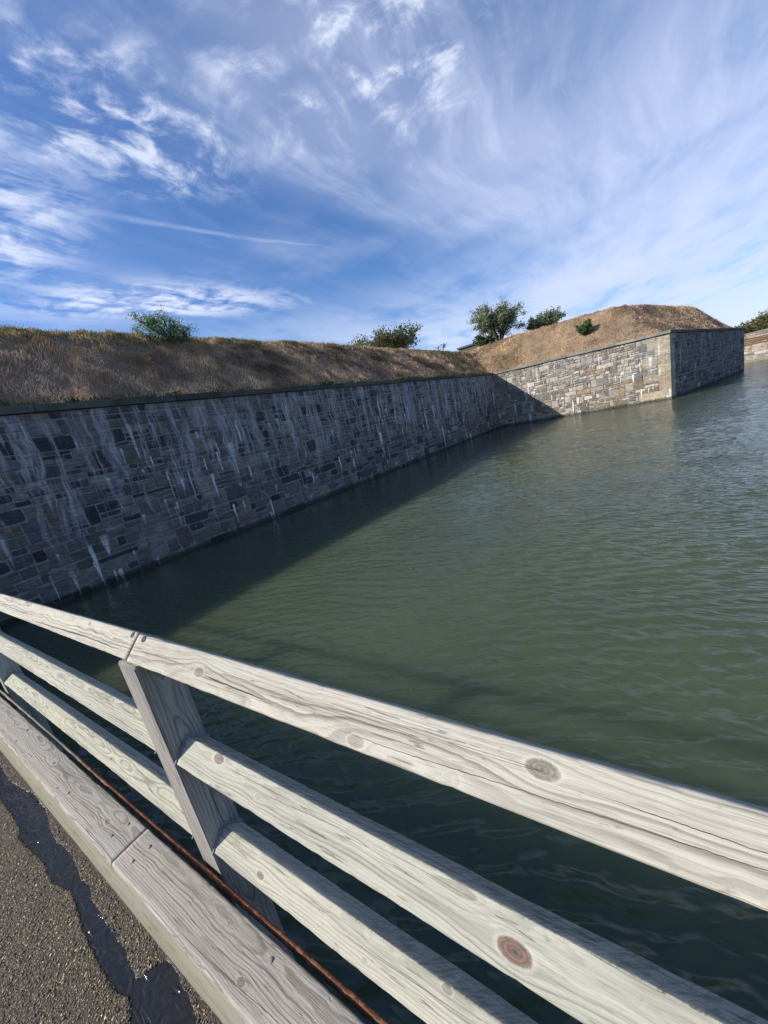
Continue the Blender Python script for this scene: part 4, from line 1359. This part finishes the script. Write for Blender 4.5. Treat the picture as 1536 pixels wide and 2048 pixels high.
oncyl('bolt', .0105, .0012, M_dark, bm_t, (fx(.86), 1.350, ED / 2), (0, 0, 0))
oncyl('bolt', .0095, .0012, M_dark, bm_l, (fx(.86), 1.428, ED / 2), (0, 0, 0))

# ---- kerb: a bedded timber with a cap plank on it, joint at y = 1.55
KX0, KX1 = 0.160 * KF, 0.2845 * KF
KZ = CAM_H - 1.232 * KF
kerb = empty('timber_kerb', (KX0, 1.5, DECK))
Y_K = 1.55 * KF
tag(kerb, 'grey weathered timber kerb with bolted cap planks beside the wet asphalt', 'kerb')
M_kside = wood('wood_kerb_side', (.36, .345, .265), (.15, .14, .10), (.03, .05), 140, seed=14.0, rot=1, tint=(.78, .8, .66), tint_amt=.3, grain=.7)
M_cap1 = wood('wood_cap_near', (.45, .415, .36), (.105, .085, .07), (.045, -.03), 170, knots=((1.007, -.035, .0105, .95), (.35, .023, .013, .5)),
              cracks=((1.34, .96, -.060, -.042, .0010), (1.16, .82, -.056, -.035, .0008), (.87, .25, .012, .035, .0005)), seed=6.4, tint=(.78, .77, .72), tint_amt=.4, wave_amt=.020)
M_cap2 = wood('wood_cap_far', (.43, .405, .35), (.10, .08, .068), (.03, -.02), 170, knots=((2.818, .014, .011, .9), (2.56, -.041, .008, .9), (2.04, .0, .013, .35), (3.6, .023, .013, .6)),
              cracks=((2.15, 1.86, -.006, .014, .001), (2.56, 1.98, -.041, -.046, .0007)), seed=16.2, tint=(.78, .77, .72), tint_amt=.4, wave_amt=.034)
kw = KX1 - KX0
kc = (KX0 + KX1) / 2
CAPH = .058
t1 = timber('kerb_timber', -5.0, 8.0, kw - .002, .341, M_kside, kerb, (kc + .003 - KX0, -1.5, KZ - CAPH - .1705 - DECK), 0, 31, .006, .002)
timber('cap_plank', -5.0, -1.653, kw + .001, CAPH, M_cap2, kerb, (kc - KX0, -1.5, KZ - CAPH / 2 - .001 - DECK), 0, 35, .009, .003)
c1 = timber('cap_plank', -1.648, Y_K - .003, kw + .003, CAPH, M_cap1, kerb, (kc - KX0, -1.5, KZ - CAPH / 2 - DECK), 0, 32, .009, .003)
c2 = timber('cap_plank', Y_K + .003, 4.9, kw + .001, CAPH, M_cap2, kerb, (kc - KX0, -1.5, KZ - CAPH / 2 - .001 - DECK), 0, 33, .009, .003)
timber('cap_plank', 4.905, 8.0, kw, CAPH, M_cap2, kerb, (kc - KX0, -1.5, KZ - CAPH / 2 - .001 - DECK), 0, 34, .009, .003)
for (bx_, by_, pr_) in ((.255, 1.648, c2), (.204, 1.664, c2), (.251, 1.468, c1), (.198, 1.476, c1), (.255, .823, c1), (.200, 2.103, c2), (.190, 2.90, c2), (.25, 2.95, c2), (.2, .2, c1)):
    oncyl('bolt', .0078, .0036, M_bolt, pr_, (bx_ * KF - kc, by_ * KF, CAPH / 2), (R(4), R(-5), 0), dome=True)
# flat dark disc on the kerb side, painted as the shade in an old bolt hole
oncyl('bolt_hole_shade', .0085, .0008, M_dark, t1, (-kw / 2 + .0015, 1.462 * KF, (CAM_H - 1.485 * KF) - (KZ - CAPH - .1705)), (0, R(90), 0))

# ---- rusty rod behind the kerb
mt_r, g, out = mat_new('rusty_iron')
pos = g.n('ShaderNodeNewGeometry').outputs['Position']
n1 = g.noise(pos, 38.0, 5.0, 0.65); n2 = g.noise(pos, 190.0, 4.0, 0.6)
_x, y_, _z = g.sep(pos)
c_ = g.ramp(n1, [(.28, (.035, .014, .009)), (.5, (.14, .048, .02)), (.70, (.36, .16, .07))])
c_ = g.mix(g.step(g.add(y_, g.mul(n1, .5)), 2.8, 3.2), c_, (.30, .27, .22))
finish(g, out, c_, g.lin(n1, .3, .7, .38, .75), n2, .8, .0025)
V = []; Ft = []
pts = []; rr = []
for i in range(330):
    y = -5.0 + 13.4 * i / 329
    pts.append((.3560 + .0012 * math.sin(y * 2.1), y, CAM_H - 1.470 + .0015 * math.sin(y * 3.3)))
    rr.append(.0092 + .0012 * float(vnoise(y * 14, 1.0, 8)))
tube(V, Ft, pts, rr, 14)
ro = link_mesh('rusty_pipe', V, Ft, mt_r, smooth=True)
tag(ro, 'thin rusty iron pipe running along the back of the kerb', 'pipe')

# ---- asphalt deck
def pin(xx, yy, poly):
    ins = np.zeros(xx.shape, bool)
    n = len(poly)
    for i in range(n):
        x1, y1 = poly[i]; x2, y2 = poly[(i + 1) % n]
        c = ((y1 > yy) != (y2 > yy)) & (xx < (x2 - x1) * (yy - y1) / ((y2 - y1) + 1e-12) + x1)
        ins ^= c
    return ins


LB = [(0.0, 4.6), (0.01, 3.9), (0.02, 3.45), (0.056, 3.176), (0.055, 3.057), (0.057, 2.864), (0.051, 2.738), (0.032, 2.668), (0.045, 2.511), (0.056, 2.408), (0.057, 2.337), (0.05, 2.259),
      (0.047, 2.194), (0.076, 2.064), (0.067, 1.965), (0.056, 1.895), (0.049, 1.831), (0.039, 1.724), (0.036, 1.644), (0.035, 1.575), (0.035, 1.504), (0.05, 1.459),
      (0.044, 1.427), (0.027, 1.38), (0.02, 1.2), (0.03, .9), (.02, .4)]
RB = [(.11, .4), (.12, .9), (0.131, 1.176), (0.147, 1.235), (0.15, 1.303), (0.157, 1.338), (0.161, 1.388), (0.158, 1.422), (0.136, 1.439), (0.106, 1.457), (0.084, 1.472), (0.088, 1.524),
      (0.092, 1.566), (0.103, 1.613), (0.095, 1.655), (0.103, 1.7), (0.099, 1.762), (0.104, 1.839), (0.105, 1.923), (0.122, 2.002), (0.115, 2.072), (0.124, 2.142),
      (0.133, 2.232), (0.131, 2.369), (0.121, 2.425), (0.136, 2.582), (0.158, 2.732), (0.159, 2.977), (0.136, 3.116), (0.119, 3.294), (0.126, 3.558), (.12, 4.0), (.10, 4.6)]
LB = [(a * KF, b * KF) for a, b in LB]
RB = [(a * KF, b * KF) for a, b in RB]
POLY = LB + RB


def seg_dist(xx, yy, poly):
    best = np.full(xx.shape, 9.0)
    for i in range(len(poly)):
        x1, y1 = poly[i]; x2, y2 = poly[(i + 1) % len(poly)]
        vx, vy = x2 - x1, y2 - y1
        t = np.clip(((xx - x1) * vx + (yy - y1) * vy) / (vx * vx + vy * vy + 1e-12), 0, 1)
        best = np.minimum(best, np.hypot(xx - x1 - t * vx, yy - y1 - t * vy))
    return best


def deck_z(xx, yy):
    wx_ = xx + .010 * (fbm(xx * 60, yy * 60, 61) - .5); wy_ = yy + .016 * (fbm(xx * 60, yy * 60, 62) - .5)
    sd = seg_dist(wx_, wy_, POLY) * np.where(pin(wx_, wy_, POLY), 1, -1)
    basin = -.0125 * np.clip((sd + .004) / .016, 0, 1)
    rough = .0030 * (fbm(xx * 95, yy * 95, 64, 3) - .5) + .004 * (fbm(xx * 12, yy * 12, 65, 3) - .5)
    island = .006 * np.exp(-(((xx - .072) / .009) ** 2 + ((yy - 1.61) / .055) ** 2))
    return DECK + basin + rough * np.where(sd > .004, .5, 1.0) + island, sd


mt_as, g, out = mat_new('asphalt')
pos = g.n('ShaderNodeNewGeometry').outputs['Position']
vor = g.n('ShaderNodeTexVoronoi', {'Vector': pos, 'Scale': 150.0, 'Randomness': 1.0}, feature='F1')
vc = g.sep(vor.outputs['Color'])
vd = vor.outputs['Distance']
agg = g.ramp(vc[0], [(0.0, (.075, .064, .052)), (.35, (.14, .115, .085)), (.62, (.22, .18, .12)), (.85, (.36, .29, .17)), (.97, (.50, .43, .30))], 'CONSTANT')
n_ = g.noise(pos, 420.0, 3.0, .6)
col = g.mix(g.step(vd, .52, .30), (.065, .056, .046), agg)
col = g.mix(g.mul(g.step(n_, .5, .7), .4), col, (.16, .135, .10))
tone = g.n('ShaderNodeVertexColor', layer_name='tone').outputs[0]
wet = g.sep(tone)[0]
col = g.mix(wet, col, g.mix(1.0, col, (.16, .17, .19), 'MULTIPLY'))
hg = g.add(g.mul(g.step(vd, .6, .1), 1.0), g.mul(n_, .35))
finish(g, out, col, g.lin(wet, 0, 1, .88, .16), hg, 1.0, .0035)
gx_ = np.arange(-.60, .194, .0042); gy_ = np.arange(.8, 5.3, .0066)
GX, GY = np.meshgrid(gx_, gy_)
GZ, SD = deck_z(GX, GY)
ii = np.arange(GX.size).reshape(GX.shape)
Fd = np.stack([ii[:-1, :-1].ravel(), ii[:-1, 1:].ravel(), ii[1:, 1:].ravel(), ii[1:, :-1].ravel()], 1)
dk_ = link_mesh('road', np.stack([GX.ravel(), GY.ravel(), GZ.ravel()], 1), Fd, mt_as, smooth=True)
wetv = np.clip((SD + .012 + .008 * (fbm(GX * 50, GY * 50, 70) - .5)) / .014, 0, 1).ravel()
vcol(dk_.data, np.stack([wetv, wetv, wetv], 1))
tag(dk_, 'rough brown asphalt of the bridge deck', None, None, 'structure')
V = []; Fs_ = []
for (a, b, c, d) in ((-3.2, -.6, -5.0, 14.2), (-.6, .192, -5.0, .8), (-.6, .192, 5.29, 14.2)):
    n0 = len(V)
    V += [(a, c, DECK - .001), (b, c, DECK - .001), (b, d, DECK - .001), (a, d, DECK - .001)]; Fs_.append((n0, n0 + 1, n0 + 2, n0 + 3))
o = link_mesh('road_beyond', V, Fs_, mt_as); vcol(o.data, (0, 0, 0)); tag(o, None, None, None, 'structure')
# slab and edge beam that carry deck, kerb and posts
M_beam = wood('wood_beam', (.22, .21, .18), (.10, .09, .08), seed=30.)
bm = bmesh.new(); box(bm, -3.2, .30, -5.0, 14.2, DECK - .30, DECK - .03); o = bm_obj('bridge_deck', bm, M_beam); tag(o, 'timber bridge deck carrying the asphalt', None, None, 'structure')
bm = bmesh.new(); box(bm, .302, .376, -5.0, 14.2, DECK - .42, DECK - .075); o = bm_obj('bridge_beam', bm, M_beam); tag(o, None, None, None, 'structure')

# water lying in the gutter
mt_pd, g, out = mat_new('gutter_water')
pos = g.n('ShaderNodeNewGeometry').outputs['Position']
hw = g.add(g.noise(g.vmul(pos, (1.0, .40, 1.0)), 30.0, 1.0, .4, 1.2), g.mul(g.noise(g.vmul(pos, (1.0, .5, 1.0)), 85.0, 1.0, .4, .6), .16))
b_ = g.n('ShaderNodeBump', {'Height': hw, 'Strength': 1.0, 'Distance': .0085})
pw = g.n('ShaderNodeBsdfPrincipled', {'Base Color': (.020, .023, .029, 1), 'Roughness': .05, 'IOR': 1.33, 'Normal': b_.outputs[0]})
g.t.links.new(pw.outputs[0], out.inputs[0])
wx0 = np.arange(-.04, .192, .0045); wy0 = np.arange(.8, 5.28, .0068)
WX, WY = np.meshgrid(wx0, wy0)
_, sdw = deck_z(WX, WY)
WZ = DECK - .0030 + .0012 * (fbm(WX * 30, WY * 12, 88) - .5)
kp = sdw > -.010
ii = np.arange(WX.size).reshape(WX.shape)
k4 = kp[:-1, :-1] & kp[1:, :-1] & kp[:-1, 1:] & kp[1:, 1:]
Fp = np.stack([ii[:-1, :-1][k4], ii[:-1, 1:][k4], ii[1:, 1:][k4], ii[1:, :-1][k4]], 1)
used = np.zeros(WX.size, bool); used[Fp.ravel()] = True; rm = np.cumsum(used) - 1
pud = link_mesh('puddle', np.stack([WX.ravel(), WY.ravel(), WZ.ravel()], 1)[used], rm[Fp], mt_pd, smooth=True)
tag(pud, 'black wet puddle trickling along the gutter by the kerb', None, None, 'structure')

# loose and bedded chippings
rs = np.random.RandomState(71)
N = 36000
cxp = rs.uniform(-.50, .182, N); cyp = 0.98 + (5.1 - .98) * rs.rand(N) ** 1.5
zz_, sdp = deck_z(cxp, cyp)
ok = (sdp < .002)
cxp, cyp, zz_, sdp = cxp[ok], cyp[ok], zz_[ok], sdp[ok]
n = len(cxp)
octv = np.array([(1, 0, 0), (0, 1, 0), (-1, 0, 0), (0, -1, 0), (0, 0, 1), (0, 0, -1)], float)
octf = np.array([(0, 1, 4), (1, 2, 4), (2, 3, 4), (3, 0, 4), (1, 0, 5), (2, 1, 5), (3, 2, 5), (0, 3, 5)])
sz = rs.uniform(.0018, .0058, n) * (1 + .5 * (rs.rand(n) > .93))
th = rs.uniform(0, 6.28, n)
ov = octv[None] * sz[:, None, None] * np.stack([rs.uniform(.8, 1.5, n), rs.uniform(.6, 1, n), rs.uniform(.35, .7, n)], 1)[:, None, :]
ov += rs.randn(n, 6, 3) * (sz * .16)[:, None, None]
cs, sn_ = np.cos(th)[:, None], np.sin(th)[:, None]
vx_, vy_ = ov[:, :, 0] * cs - ov[:, :, 1] * sn_, ov[:, :, 0] * sn_ + ov[:, :, 1] * cs
PV = np.stack([vx_ + cxp[:, None], vy_ + cyp[:, None], ov[:, :, 2] + zz_[:, None] + .0004], 2).reshape(-1, 3)
PF = (np.arange(n)[:, None, None] * 6 + octf[None]).reshape(-1, 3)
mt_ch, g, out = mat_new('chippings')
tone = g.n('ShaderNodeVertexColor', layer_name='tone').outputs[0]
pr = g.n('ShaderNodeBsdfPrincipled', {'Base Color': tone, 'Roughness': .6})
g.t.links.new(pr.outputs[0], out.inputs[0])
pb = link_mesh('gravel_chippings', PV, PF, mt_ch)
pal = np.array([(.06, .05, .045), (.15, .12, .085), (.27, .21, .12), (.40, .32, .18), (.12, .105, .09), (.20, .17, .14), (.52, .45, .30), (.30, .14, .07)])
pk = rs.choice(len(pal), n, p=[.22, .22, .17, .10, .13, .10, .04, .02])
tn = pal[pk] * rs.uniform(.7, 1.3, n)[:, None]
tn = np.where((sdp > -.008)[:, None], tn * .3, tn)
vcol(pb.data, np.repeat(tn, 6, axis=0))
tag(pb, 'small tan and grey stone chippings bedded in the asphalt', 'gravel', None, 'stuff')
